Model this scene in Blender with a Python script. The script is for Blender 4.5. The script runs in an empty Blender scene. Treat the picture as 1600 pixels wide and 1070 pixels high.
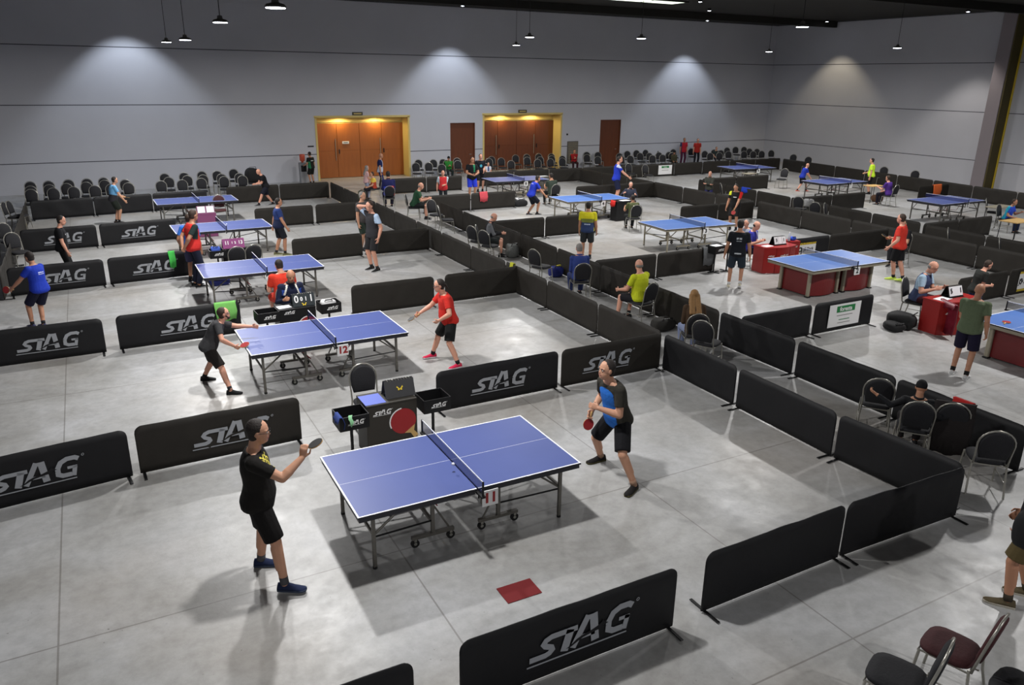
import bpy, math, random
from math import sin, cos, pi, radians as R, atan2, sqrt
from mathutils import Vector as V, Matrix as M
random.seed(7)
SC = bpy.context.scene
COL = SC.collection

# ------------------------------------------------------------------ camera, world, exposure
CH = 5.085; PITCH = .3307; ROLL = .01378; YAW = .4974; FPX = 1201.3
cd = bpy.data.cameras.new('camera'); cam = bpy.data.objects.new('camera', cd); COL.objects.link(cam)
cd.sensor_width = 36; cd.lens = FPX/1600*36; cd.clip_end = 200
cam.matrix_world = M.Translation((0, 0, CH)) @ M.Rotation(-YAW, 4, 'Z') @ M.Rotation(pi/2-PITCH, 4, 'X') @ M.Rotation(ROLL, 4, 'Z')
SC.camera = cam
SC.view_settings.view_transform = 'Standard'
SC.view_settings.look = 'None'
SC.view_settings.exposure = 0.0
SC.view_settings.gamma = 1
SC.view_settings.use_curve_mapping = False
w = bpy.data.worlds.new('world'); SC.world = w; w.use_nodes = True
w.node_tree.nodes['Background'].inputs[0].default_value = (.86, .88, 1, 1)
w.node_tree.nodes['Background'].inputs[1].default_value = .17
LAMP_W = 400; WASH_W = 320

# ------------------------------------------------------------------ measuring: floor points of the hall
_cm = cam.matrix_world.copy(); _ci = _cm.inverted()
def ray(px, py):
    return (_cm.to_3x3() @ V(((px-800)/FPX, (535-py)/FPX, -1)))
def G(px, py, z=0.):
    d = ray(px, py); t = (z-CH)/d.z
    return V((d.x*t, d.y*t, z))
def pjy(p):
    q = _ci @ p
    return 535 + FPX*q.y/q.z*1.0
def azim(px, py=400):
    d = ray(px, py); return math.degrees(atan2(d.y, d.x))

# ------------------------------------------------------------------ materials
def lin(c):
    return tuple((x/12.92 if x <= .04045 else ((x+.055)/1.055)**2.4) for x in (v/255 for v in c))
MATS = {}
def mat(name, rgb, rough=.6, metal=0., var=.0, scale=8., emit=0., bump=0., spec=None, alpha=1.):
    if name in MATS: return MATS[name]
    m = bpy.data.materials.new(name); m.use_nodes = True; nt = m.node_tree; N = nt.nodes; L = nt.links
    b = N['Principled BSDF']; c = lin(rgb)+(1,)
    b.inputs['Base Color'].default_value = c; b.inputs['Roughness'].default_value = rough; b.inputs['Metallic'].default_value = metal
    if spec is not None: b.inputs['Specular IOR Level'].default_value = spec
    if var or bump:
        tc = N.new('ShaderNodeTexCoord'); no = N.new('ShaderNodeTexNoise'); no.inputs['Scale'].default_value = scale; no.inputs['Detail'].default_value = 4
        L.new(tc.outputs['Object'], no.inputs['Vector'])
        if var:
            mx = N.new('ShaderNodeMix'); mx.data_type = 'RGBA'; L.new(no.outputs['Fac'], mx.inputs[0])
            mx.inputs[6].default_value = tuple(v*(1-var) for v in c[:3])+(1,); mx.inputs[7].default_value = tuple(min(1, v*(1+var)) for v in c[:3])+(1,)
            L.new(mx.outputs[2], b.inputs['Base Color'])
        if bump:
            bp = N.new('ShaderNodeBump'); bp.inputs['Strength'].default_value = bump; bp.inputs['Distance'].default_value = .02
            L.new(no.outputs['Fac'], bp.inputs['Height']); L.new(bp.outputs[0], b.inputs['Normal'])
    if emit:
        b.inputs['Emission Color'].default_value = c; b.inputs['Emission Strength'].default_value = emit
    if alpha < 1: b.inputs['Alpha'].default_value = alpha
    MATS[name] = m; return m
def cloth(rgb, key=None):
    return mat(key or 'cloth_%d_%d_%d' % rgb, rgb, .85, var=.12, scale=30, bump=.25, spec=.25)

m_black = mat('barrier_cloth_black', (17, 17, 20), .62, var=.25, scale=5, bump=.25, spec=.35)
m_brown = mat('barrier_cloth_reflection_tint', (38, 35, 31), .66, var=.22, scale=5, bump=.25, spec=.3)  # brown tint of the window reflections put into the black cloth's colour
m_foot = mat('black_metal', (22, 22, 24), .45, .3)
m_print = mat('grey_print', (150, 153, 158), .7, var=.08, scale=20)
m_white = mat('white_print', (225, 225, 225), .7)
m_chrome = mat('brushed_metal', (150, 148, 142), .35, .55, var=.1)
m_grey = mat('grey_metal', (105, 102, 96), .45, .35, var=.1)
m_beige = mat('beige_metal', (150, 143, 125), .5, .1, var=.1)
m_blue = mat('tabletop_blue', (76, 90, 148), .42, var=.06, scale=2.5, spec=.4)
m_azure = mat('tabletop_azure', (78, 112, 176), .42, var=.06, scale=2.5, spec=.4)
m_line = mat('table_line_white', (232, 234, 240), .5)
m_apron = mat('apron_dark', (36, 36, 44), .5)
m_red = mat('umpire_red', (150, 26, 24), .45, var=.15, scale=4)
m_dkred = mat('pedestal_red', (112, 26, 28), .45, var=.15, scale=3)
m_yel = mat('yellow_print', (226, 196, 50), .6)
m_seat = mat('chair_fabric', (22, 22, 27), .8, var=.2, scale=40, bump=.2)
m_wine = mat('chair_fabric_wine', (62, 22, 26), .8, var=.2, scale=40, bump=.2)
m_cframe = mat('chair_frame', (160, 158, 150), .3, .6, var=.1)
m_rubber = mat('castor_rubber', (18, 18, 18), .7)
m_paper = mat('paper', (222, 224, 226), .8)
m_wood = mat('racket_wood', (196, 160, 100), .6, var=.15)
m_rred = mat('racket_red', (150, 30, 34), .5)
m_rblk = mat('racket_black', (20, 20, 22), .5)
m_net = mat('net_blue', (28, 40, 110), .8, alpha=.62)
m_netd = mat('net_dark', (34, 42, 66), .8, alpha=.6)
m_hair = {'dark': mat('hair_dark', (30, 22, 18), .7, var=.2, scale=90, bump=.4), 'brown': mat('hair_brown', (52, 36, 24), .7, var=.2, scale=90, bump=.4),
          'grey': mat('hair_grey', (128, 124, 120), .7, var=.2, scale=90, bump=.4), 'blond': mat('hair_blond', (138, 102, 58), .65, var=.35, scale=60, bump=.4)}
m_skin = mat('skin', (196, 146, 118), .55, var=.07, scale=14)
m_skin2 = mat('skin_tan', (176, 126, 98), .55, var=.07, scale=14)
m_skin3 = mat('skin_pink', (206, 150, 126), .55, var=.07, scale=14)

# ------------------------------------------------------------------ mesh helper
class MB:
    def __init__(s): s.v = []; s.f = []; s.m = []; s.mats = []
    def mi(s, m):
        if m not in s.mats: s.mats.append(m)
        return s.mats.index(m)
    def add(s, vs, fs, m):
        o = len(s.v); s.v += [tuple(v) for v in vs]; s.f += [tuple(i+o for i in f) for f in fs]; s.m += [s.mi(m)]*len(fs); return s
    def box(s, c, d, m, rz=0, mt=None, bev=0):
        x, y, z = (a/2 for a in d)
        if bev:
            b = min(bev, x*.9, y*.9, z*.9); vs = []
            for sx in (-1, 1):
                for sy in (-1, 1):
                    for sz in (-1, 1):
                        vs += [(sx*x, sy*(y-b), sz*(z-b)), (sx*(x-b), sy*y, sz*(z-b)), (sx*(x-b), sy*(y-b), sz*z)]
            I = lambda a, b_, c_, k: ((a*4+b_*2+c_)*3+k)
            fs = []
            for a in (0, 1):
                fs.append([I(a,0,0,0), I(a,1,0,0), I(a,1,1,0), I(a,0,1,0)]); fs.append([I(0,a,0,1), I(1,a,0,1), I(1,a,1,1), I(0,a,1,1)]); fs.append([I(0,0,a,2), I(1,0,a,2), I(1,1,a,2), I(0,1,a,2)])
                for b_ in (0, 1):
                    fs.append([I(a,b_,0,0), I(a,b_,1,0), I(a,b_,1,1), I(a,b_,0,1)]); fs.append([I(a,0,b_,0), I(a,1,b_,0), I(a,1,b_,2), I(a,0,b_,2)]); fs.append([I(0,a,b_,1), I(1,a,b_,1), I(1,a,b_,2), I(0,a,b_,2)])
                    for c_ in (0, 1): fs.append([I(a,b_,c_,0), I(a,b_,c_,1), I(a,b_,c_,2)])
        else:
            vs = [(i*x, j*y, k*z) for i in (-1, 1) for j in (-1, 1) for k in (-1, 1)]
            fs = [(0,1,3,2), (4,6,7,5), (0,4,5,1), (2,3,7,6), (0,2,6,4), (1,5,7,3)]
        T = M.Translation(c) @ (mt if mt else M.Rotation(rz, 4, 'Z'))
        return s.add([T @ V(v) for v in vs], fs, m)
    def rings(s, rs, m, cap=True, closed=False):
        n = len(rs[0]); vs = [p for r in rs for p in r]; fs = []; k = len(rs)
        for i in range(k if closed else k-1):
            a = i*n; b = ((i+1) % k)*n
            for j in range(n): fs.append((a+j, a+(j+1) % n, b+(j+1) % n, b+j))
        if cap and not closed: fs.append(tuple(range(n))[::-1]); fs.append(tuple((k-1)*n+j for j in range(n)))
        return s.add(vs, fs, m)
    def tube(s, pts, r, m, n=8, closed=False, cap=True):
        pts = [V(p) for p in pts]; k = len(pts); rr = r if isinstance(r, (list, tuple)) else [r]*k; out = []; up = None
        for i, p in enumerate(pts):
            if closed: t = pts[(i+1) % k]-pts[i-1]
            else: t = pts[min(i+1, k-1)]-pts[max(i-1, 0)]
            t.normalize()
            if up is None: up = t.orthogonal().normalized()
            else:
                up = up-t*up.dot(t)
                up = up.normalized() if up.length > 1e-6 else t.orthogonal().normalized()
            w_ = t.cross(up)
            out.append([p+(up*cos(2*pi*j/n)+w_*sin(2*pi*j/n))*rr[i] for j in range(n)])
        return s.rings(out, m, cap, closed)
    def prism(s, poly, y0, y1, m, T=None):
        """polygon in XZ, extruded along Y"""
        n = len(poly); vs = [V((x, y0, z)) for x, z in poly]+[V((x, y1, z)) for x, z in poly]
        if T: vs = [T @ v for v in vs]
        fs = [tuple(range(n)), tuple(range(2*n-1, n-1, -1))]+[(j, j+n, (j+1) % n+n, (j+1) % n) for j in range(n)]
        return s.add(vs, fs, m)
    def lathe(s, prof, m, c=(0, 0, 0), n=20):
        c = V(c); return s.rings([[c+V((r*cos(2*pi*j/n), r*sin(2*pi*j/n), z)) for j in range(n)] for r, z in prof], m)
    def ell(s, c, fr, rad, m, n=12, k=8):
        """ellipsoid with frame fr=(x,y,z vectors)"""
        c = V(c); X, Y, Z = (V(a) for a in fr); rs = []
        for i in range(k+1):
            a = -pi/2+pi*i/k; cr = max(cos(a), .02)
            rs.append([c+X*rad[0]*cr*cos(2*pi*j/n)+Y*rad[1]*cr*sin(2*pi*j/n)+Z*rad[2]*sin(a) for j in range(n)])
        return s.rings(rs, m)
    def stroke(s, pts, wd, y0, y1, m, T=None):
        """thick polyline in XZ as quads with square-mitred joints"""
        P = [V((a[0], a[1])) for a in pts]; k = len(P); Ls = []; Rs = []
        for i in range(k):
            d1 = (P[i]-P[i-1]).normalized() if i else (P[1]-P[0]).normalized()
            d2 = (P[i+1]-P[i]).normalized() if i < k-1 else d1
            t = (d1+d2); t = t.normalized() if t.length > 1e-5 else d1
            nn = V((-t.y, t.x)); sc = wd/2/max(.45, nn.dot(V((-d1.y, d1.x))))
            Ls.append(P[i]+nn*sc); Rs.append(P[i]-nn*sc)
        for i in range(k-1): s.prism([tuple(Ls[i]), tuple(Ls[i+1]), tuple(Rs[i+1]), tuple(Rs[i])], y0, y1, m, T)
        return s
    def build(s, name, parent=None, smooth=False, loc=None, rz=0, T=None):
        me = bpy.data.meshes.new(name); me.from_pydata([tuple((T @ V(v))) for v in s.v] if T else s.v, [], s.f)
        for m in s.mats: me.materials.append(m)
        me.polygons.foreach_set('material_index', s.m)
        if smooth: me.polygons.foreach_set('use_smooth', [True]*len(s.f))
        me.validate(); me.update()
        bmfix(me)
        o = bpy.data.objects.new(name, me); COL.objects.link(o)
        if parent: o.parent = parent
        if loc is not None: o.location = loc
        o.rotation_euler.z = rz
        return o
import bmesh
def bmfix(me):
    bm = bmesh.new(); bm.from_mesh(me); bmesh.ops.recalc_face_normals(bm, faces=bm.faces); bm.to_mesh(me); bm.free()
def tag(o, label, cat=None, group=None, kind=None):
    if label: o['label'] = label
    if cat: o['category'] = cat
    if group: o['group'] = group
    if kind: o['kind'] = kind
    return o
def empty(name, loc, rz=0, label=None, cat=None, group=None):
    o = bpy.data.objects.new(name, None); COL.objects.link(o); o.location = loc; o.rotation_euler.z = rz; o.empty_display_size = .1
    return tag(o, label, cat, group)
def dup(root, loc, rz, label, group=None):
    r = root.copy(); COL.objects.link(r); r.location = loc; r.rotation_euler.z = rz; r['label'] = label
    if group: r['group'] = group
    elif 'group' in r: del r['group']
    for ch in root.children:
        c = ch.copy(); COL.objects.link(c); c.parent = r
        for g in ch.children:
            d = g.copy(); COL.objects.link(d); d.parent = c
    return r
ORD = ['first', 'second', 'third', 'fourth', 'fifth', 'sixth', 'seventh', 'eighth', 'ninth', 'tenth', 'eleventh', 'twelfth']
def arc(cx, cz, rx, rz_, a0, a1, n=8):
    return [(cx+rx*cos(R(a0+(a1-a0)*i/n)), cz+rz_*sin(R(a0+(a1-a0)*i/n))) for i in range(n+1)]

# text as flat mesh, reading along +X, standing along +Z, facing -Y
def text(name, s, size, m, parent, at, rz=0, tilt=0, bold=.0, sx=1.):
    cu = bpy.data.curves.new('t', 'FONT'); cu.body = s; cu.size = size; cu.align_x = 'CENTER'; cu.align_y = 'CENTER'; cu.extrude = .001; cu.offset = bold
    o = bpy.data.objects.new('t', cu); COL.objects.link(o)
    me = bpy.data.meshes.new_from_object(o.evaluated_get(bpy.context.evaluated_depsgraph_get()))
    bpy.data.objects.remove(o)
    T = M.Translation(at) @ M.Rotation(rz, 4, 'Z') @ M.Rotation(tilt, 4, 'X') @ M.Rotation(pi/2, 4, 'X') @ M.Diagonal((sx, 1, 1, 1))
    me.transform(T); me.materials.clear(); me.materials.append(m); me.name = name
    r = bpy.data.objects.new(name, me); COL.objects.link(r); r.parent = parent
    return r
def logo_mb(wd, y, m, cx=0, cz=0, T=None, mb=None, mbk=None):
    """slanted four-letter logo with underline and a leaping stag, width wd, on plane Y=y facing -Y"""
    mb = mb or MB(); k = wd
    def sh(p): x, z = p; return (cx+(x-.5+z*.22)*k, cz+(z-.08)*k)
    def st(pts, w_, e=0., mm=m): mb.stroke([sh(p) for p in pts], w_*k, y-.002-e, y, mm, T)
    st([(.40, .185), (.15, .185), (.10, .165), (.085, .135), (.11, .108), (.17, .082), (.185, .055), (.165, .03), (.13, .018), (-.02, .018)], .052)
    st([(.33, .19), (.315, -.008)], .075)
    st([(.40, -.008), (.485, .27)], .06); st([(.50, .27), (.60, .27)], .0); st([(.535, .27), (.625, -.008)], .078)
    mb.prism([sh(p) for p in [(.46, .27), (.575, .27), (.57, .225), (.47, .225)]], y-.0021, y, m, T)
    st([(.46, .075), (.60, .075)], .04)
    st([(.955, .21), (.91, .235), (.82, .235), (.755, .20), (.73, .125), (.745, .045), (.80, .018), (.90, .018)], .058); st([(.925, -.01), (.925, .128)], .05); st([(.95, .112), (.84, .112)], .036)
    st([(1.0+.014*cos(k_*pi/4), .25+.014*sin(k_*pi/4)) for k_ in range(9)], .006)
    st([(-.03, -.045), (.96, -.045)], .014)
    bk = mbk or m_black
    body = [(.33, .008), (.38, .035), (.42, .07), (.48, .092), (.56, .108), (.62, .13), (.648, .15), (.66, .172), (.675, .15), (.70, .155), (.695, .138), (.725, .125), (.69, .117), (.668, .103), (.72, .092), (.66, .088), (.60, .085), (.54, .075), (.48, .064), (.43, .04), (.375, .012)]
    for i in range(1):
        mb.prism([sh(p) for p in body], y-.0035, y-.0021, bk, T)
    return mb
# ------------------------------------------------------------------ the hall
def nodes_floor():
    m = bpy.data.materials.new('polished_concrete'); m.use_nodes = True; nt = m.node_tree; N = nt.nodes; L = nt.links; b = N['Principled BSDF']
    tc = N.new('ShaderNodeTexCoord'); sep = N.new('ShaderNodeSeparateXYZ'); L.new(tc.outputs['Object'], sep.inputs[0])
    def noise(sc, det=6, rough=.6, dist=0):
        n = N.new('ShaderNodeTexNoise'); n.inputs['Scale'].default_value = sc; n.inputs['Detail'].default_value = det; n.inputs['Roughness'].default_value = rough; n.inputs['Distortion'].default_value = dist
        L.new(tc.outputs['Object'], n.inputs['Vector']); return n.outputs['Fac']
    def ramp(src, stops):
        r = N.new('ShaderNodeValToRGB'); e = r.color_ramp.elements
        while len(e) < len(stops): e.new(.5)
        for i, (p, c) in enumerate(stops): e[i].position = p; e[i].color = (c if isinstance(c, tuple) else lin((c, c, c)))+(1,)
        L.new(src, r.inputs[0]); return r.outputs[0]
    def mix(f, a, c2, mode='MIX'):
        x = N.new('ShaderNodeMix'); x.data_type = 'RGBA'; x.blend_type = mode
        if isinstance(f, float): x.inputs[0].default_value = f
        else: L.new(f, x.inputs[0])
        L.new(a, x.inputs[6])
        if isinstance(c2, tuple): x.inputs[7].default_value = c2
        else: L.new(c2, x.inputs[7])
        return x.outputs[2]
    base = ramp(noise(.55, 8, .62, .6), [(.3, lin((146, 145, 142))), (.5, lin((167, 167, 166))), (.7, lin((184, 185, 187)))])
    fine = ramp(noise(7, 8, .7), [(.32, (.76,)*3), (.6, (1.,)*3)])
    col = mix(.8, base, fine, 'MULTIPLY')
    brown = ramp(noise(.23, 3, .5), [(.5, (0,)*3), (.66, (1,)*3)])
    col = mix(brown, col, mix(.22, col, lin((140, 118, 88))+(1,)))
    spk = ramp(noise(26, 2, .5), [(.70, (0,)*3), (.74, (.55,)*3)])
    patch = ramp(noise(1.3, 3, .6), [(.52, (0,)*3), (.62, (1,)*3)])
    sp2 = N.new('ShaderNodeMath'); sp2.operation = 'MULTIPLY'; L.new(spk, sp2.inputs[0]); L.new(patch, sp2.inputs[1])
    col = mix(sp2.outputs[0], col, lin((70, 66, 60))+(1,))
    # saw-cut joints every 3.4 m
    def joint(out, off):
        a = N.new('ShaderNodeMath'); a.operation = 'SUBTRACT'; L.new(out, a.inputs[0]); a.inputs[1].default_value = off
        p = N.new('ShaderNodeMath'); p.operation = 'PINGPONG'; L.new(a.outputs[0], p.inputs[0]); p.inputs[1].default_value = 1.69
        c = N.new('ShaderNodeMath'); c.operation = 'LESS_THAN'; L.new(p.outputs[0], c.inputs[0]); c.inputs[1].default_value = .009
        return c.outputs[0]
    jx = joint(sep.outputs[0], 5.86); jy = joint(sep.outputs[1], 3.79)
    mx = N.new('ShaderNodeMath'); mx.operation = 'MAXIMUM'; L.new(jx, mx.inputs[0]); L.new(jy, mx.inputs[1])
    f = N.new('ShaderNodeMath'); f.operation = 'MULTIPLY'; L.new(mx.outputs[0], f.inputs[0]); f.inputs[1].default_value = .5
    col = mix(f.outputs[0], col, lin((88, 82, 76))+(1,))
    L.new(col, b.inputs['Base Color'])
    rr = ramp(noise(3, 8, .7), [(.3, (.30,)*3), (.7, (.48,)*3)]); L.new(rr, b.inputs['Roughness'])
    bp = N.new('ShaderNodeBump'); bp.inputs['Strength'].default_value = .12; bp.inputs['Distance'].default_value = .01; L.new(noise(18, 6, .7), bp.inputs['Height']); L.new(bp.outputs[0], b.inputs['Normal'])
    b.inputs['Specular IOR Level'].default_value = .45
    return m
def nodes_wall():
    m = bpy.data.materials.new('painted_wall'); m.use_nodes = True; nt = m.node_tree; N = nt.nodes; L = nt.links; b = N['Principled BSDF']
    tc = N.new('ShaderNodeTexCoord'); sep = N.new('ShaderNodeSeparateXYZ'); L.new(tc.outputs['Object'], sep.inputs[0])
    n = N.new('ShaderNodeTexNoise'); n.inputs['Scale'].default_value = .5; n.inputs['Detail'].default_value = 6; L.new(tc.outputs['Object'], n.inputs['Vector'])
    mx = N.new('ShaderNodeMix'); mx.data_type = 'RGBA'; L.new(n.outputs['Fac'], mx.inputs[0])
    mx.inputs[6].default_value = lin((186, 187, 194))+(1,); mx.inputs[7].default_value = lin((200, 201, 207))+(1,)
    s = N.new('ShaderNodeMath'); s.operation = 'SUBTRACT'; L.new(sep.outputs[2], s.inputs[0]); s.inputs[1].default_value = 1.32
    p = N.new('ShaderNodeMath'); p.operation = 'PINGPONG'; L.new(s.outputs[0], p.inputs[0]); p.inputs[1].default_value = 1.21
    c = N.new('ShaderNodeMath'); c.operation = 'LESS_THAN'; L.new(p.outputs[0], c.inputs[0]); c.inputs[1].default_value = .018
    m2 = N.new('ShaderNodeMix'); m2.data_type = 'RGBA'; L.new(c.outputs[0], m2.inputs[0]); L.new(mx.outputs[2], m2.inputs[6]); m2.inputs[7].default_value = lin((78, 78, 84))+(1,)
    L.new(m2.outputs[2], b.inputs['Base Color']); b.inputs['Roughness'].default_value = .85; b.inputs['Specular IOR Level'].default_value = .2
    return m
def nodes_door(name, c1, c2):
    m = bpy.data.materials.new(name); m.use_nodes = True; nt = m.node_tree; N = nt.nodes; L = nt.links; b = N['Principled BSDF']
    tc = N.new('ShaderNodeTexCoord'); mp = N.new('ShaderNodeMapping'); mp.inputs['Scale'].default_value = (9, 9, .8); L.new(tc.outputs['Object'], mp.inputs[0])
    n = N.new('ShaderNodeTexNoise'); n.inputs['Scale'].default_value = 1.6; n.inputs['Detail'].default_value = 5; n.inputs['Distortion'].default_value = .8; L.new(mp.outputs[0], n.inputs['Vector'])
    mx = N.new('ShaderNodeMix'); mx.data_type = 'RGBA'; L.new(n.outputs['Fac'], mx.inputs[0]); mx.inputs[6].default_value = lin(c1)+(1,); mx.inputs[7].default_value = lin(c2)+(1,)
    L.new(mx.outputs[2], b.inputs['Base Color']); b.inputs['Roughness'].default_value = .45
    return m
m_floor = nodes_floor(); m_wall = nodes_wall()
m_door = nodes_door('door_wood', (136, 74, 22), (164, 94, 32)); m_door2 = nodes_door('door_wood_dark', (86, 44, 22), (112, 58, 30))
m_cream = mat('cream_paint', (214, 190, 118), .7, var=.05, scale=2)
m_ceil = mat('dark_ceiling', (26, 24, 18), .9, var=.2, scale=1)
m_pill_shade = mat('pillar_side_shade', (84, 74, 34), .7, var=.15, scale=2)  # olive stands in for shade on the pillar's near side
m_pill = mat('pillar_paint', (142, 134, 138), .85, var=.05, scale=1)
m_bright = mat('led_lens', (235, 240, 255), .4, emit=18)

tag(MB().box((22, 17, -.1), (70, 62, .2), m_floor).build('floor'), None, kind='structure')
YW = 39.85
ZT = 8.6
wb = MB()
OPEN = [(10.3, 15.2, 3.12), (17.62, 19.12, 2.75), (19.66, 24.7, 3.17), (27.5, 29.02, 2.8)]
x = -12.
for a, b_, h in OPEN:
    wb.box(((x+a)/2, YW+.15, ZT/2), (a-x, .3, ZT), m_wall); wb.box(((a+b_)/2, YW+.15, (ZT+h)/2), (b_-a, .3, ZT-h), m_wall); x = b_
wb.box(((x+41.3)/2, YW+.15, ZT/2), (41.3-x, .3, ZT), m_wall)
tag(wb.build('wall_back'), None, kind='structure')
tag(MB().box((41.35, 17, ZT/2), (.3, 46.5, ZT), m_wall).build('wall_right'), None, kind='structure')
# pillar on the right wall, its near side coloured olive for shade
tag(MB().box((40.8, 24.17, ZT/2), (.8, .68, ZT), m_pill, bev=.02).build('trim_1'), None, kind='structure')
tag(MB().box((40.81, 23.79, ZT/2), (.76, .06, ZT), m_pill_shade).box((41.15, 23.74, ZT/2), (.09, .05, ZT), m_yel).build('trim_2'), None, kind='structure')
tag(MB().box((14.5, 17, ZT+.15), (54.5, 47, .3), m_ceil).build('ceiling'), None, kind='structure')
bm_ = MB()
for yy in (5, 11, 17, 23, 35): bm_.box((14, yy, ZT-.18), (54, .22, .35), m_ceil)
tag(bm_.build('trim_3'), None, kind='structure')
# door recesses
def recess(n, a, b_, h, depth, nleaf, dw, jamb):
    """nleaf door leaves set back behind the wall, warm downlights under the lintel"""
    rc = MB(); yb = YW+.3+depth
    rc.box((b_+.02, (YW+yb)/2+.08, h/2), (.1, yb-YW+.2, h), m_cream); rc.box((a-.02, (YW+yb)/2+.08, h/2), (.1, yb-YW+.2, h), m_cream)
    rc.box(((a+b_)/2, (YW+yb)/2+.08, h+.02), (b_-a+.2, yb-YW+.2, .1), m_cream)
    rc.box(((a+b_)/2, yb+.15, (h+2.95)/2), (b_-a, .1, h-2.7), m_cream)
    rc.box(((a+b_)/2, yb+.2, h/2), (b_-a, .05, h), m_cream)
    # shadow gap frame round the opening
    tag(rc.build('trim_%d' % n), None, kind='structure')
    x0 = a+.02; wl = (b_-a-.04)/nleaf
    for i in range(nleaf):
        d = empty('door_%d' % (n*10+i), (x0+wl*(i+.5), yb+.08, 0)); d['kind'] = 'structure'
        z1 = 2.78
        p = MB().box((0, 0, z1/4+.01), (wl-.02, .05, z1/2-.02), dw).box((0, 0, z1*.75), (wl-.02, .05, z1/2-.012), dw).box((0, .01, z1/2), (wl-.02, .03, .03), m_door2)
        p.build('door_leaf', d)
        if i % 2 == 0: MB().tube([(wl*.42, -.07, .9), (wl*.42, -.07, 2.0)], .018, m_cframe).tube([(wl*.42, -.07, 1), (wl*.42, -.02, 1)], .01, m_cframe).tube([(wl*.42, -.07, 1.9), (wl*.42, -.02, 1.9)], .01, m_cframe).build('door_handle', d)
        else: MB().box((-wl*.42, -.04, 1.35), (.05, .03, .22), m_foot).build('lock_plate', d)
    for j, fx in enumerate((.28, .68)):
        lp = empty('downlight', (a+(b_-a)*fx, YW+.42, h-.032), 0, 'small warm downlight under the lintel of the %s wooden entrance, %s of the pair' % ('left' if n == 4 else 'right', ('left one', 'right one')[j]), 'light')
        MB().lathe([(.0, -.012), (.07, -.012), (.09, -.004), (.09, 0)], mat('warm_lens', (255, 214, 120), .5, emit=6)).build('lens', lp)
        l = bpy.data.lights.new('warm_light', 'SPOT'); l.energy = 75; l.color = (1, .80, .40); l.spot_size = R(176); l.spot_blend = .3; l.shadow_soft_size = .06
        lo = bpy.data.objects.new('warm_light', l); COL.objects.link(lo); lo.parent = lp; lo.location = (0, 0, -.04)
recess(4, *OPEN[0], .45, 4, m_door, 1)
recess(5, *OPEN[2], .45, 4, m_door2, 1)
for n, (a, b_, h) in ((60, OPEN[1]), (61, OPEN[3])):
    d = empty('door_%d' % n, ((a+b_)/2, YW+.12, 0)); d['kind'] = 'structure'
    MB().box((0, 0, h/2), (b_-a-.06, .05, h-.04), m_door2).build('door_leaf', d)
    f_ = MB(); f_.box((-(b_-a)/2+.02, -.03, h/2), (.05, .12, h), m_door2).box(((b_-a)/2-.02, -.03, h/2), (.05, .12, h), m_door2).box((0, -.03, h-.02), (b_-a, .12, .05), m_door2)
    f_.build('door_frame', d)
    MB().tube([(.55, -.06, 1.05), (.42, -.06, 1.05)], .014, m_cframe).build('door_handle', d)
# signs and fittings on the back wall
def plate(name, x, z, w_, h, m, label, cat='sign', y=None):
    return tag(MB().box((0, 0, 0), (w_, .03, h), m, bev=.005).build(name, loc=(x, (YW if y is None else y)-.02, z)), label, cat)
s_ = plate('exit_sign', 12.45, 3.28, .55, .16, mat('dark_sign', (70, 66, 52), .6), 'small dark sign plate above the left wooden entrance')
MB().box((0, -.017, 0), (.4, .004, .05), m_cream).build('faint_lettering', s_)
s_ = plate('exit_sign', 22.1, 3.33, .55, .16, mat('dark_sign', (70, 66, 52), .6), 'small dark sign plate above the right wooden entrance'); MB().box((0, -.017, 0), (.4, .004, .05), m_cream).build('faint_lettering', s_)
s_ = plate('door_sign', 11.98, 1.8, .36, .13, m_paper, 'white sign strip stuck on the left wooden double door', y=YW+.78); MB().box((0, -.017, 0), (.24, .004, .04), m_grey).build('faint_lettering', s_)
plate('wall_notice', 9.95, 1.72, .3, .06, m_foot, 'narrow dark notice on the wall above the water cooler')
plate('wall_box', 24.35+.8, 2.0, .1, .1, m_foot, 'small black box on the wall above the grey ventilation grille', 'wall fitting')
ve = empty('ventilation_grille', (25.55, YW, 0), 0, 'grey ventilation grille low on the wall right of the right entrance', 'vent')
MB().box((0, -.03, .95), (.75, .06, 1.3), m_grey, bev=.01).build('frame', ve)
g_ = MB()
for i in range(12): g_.box((0, -.075, .4+i*.1), (.66, .03, .05), m_beige, mt=M.Rotation(.5, 4, 'X'))
g_.build('slats', ve)
# ---------------------------------------------------------------- lamps
def lamp(x, y, z, label, cord=True, r=.17, watt=None, col=(1, .985, .97), group=None):
    o = empty('pendant_lamp' if cord else 'ceiling_lamp', (x, y, z), 0, label, 'lamp', group)
    MB().lathe([(.02, .14), (.05, .13), (.06, .07), (r*.8, .05), (r, .015), (r, 0), (r*.92, -.004)], m_foot if not cord else m_grey).build('housing', o, smooth=False)
    MB().lathe([(.0, -.003), (r*.88, -.003), (r*.88, -.012), (0, -.02)], m_bright).build('lens', o)
    MB().tube([(0, 0, .13), (0, 0, ZT-z)], .008, m_foot, 6).build('cord', o)
    l = bpy.data.lights.new('lamp_light', 'AREA'); l.shape = 'DISK'; l.size = r*2; l.energy = watt or LAMP_W; l.color = col; l.spread = pi
    lo = bpy.data.objects.new('lamp_light', l); COL.objects.link(lo); lo.parent = o; lo.location = (0, 0, -.03)
    return o
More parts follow.
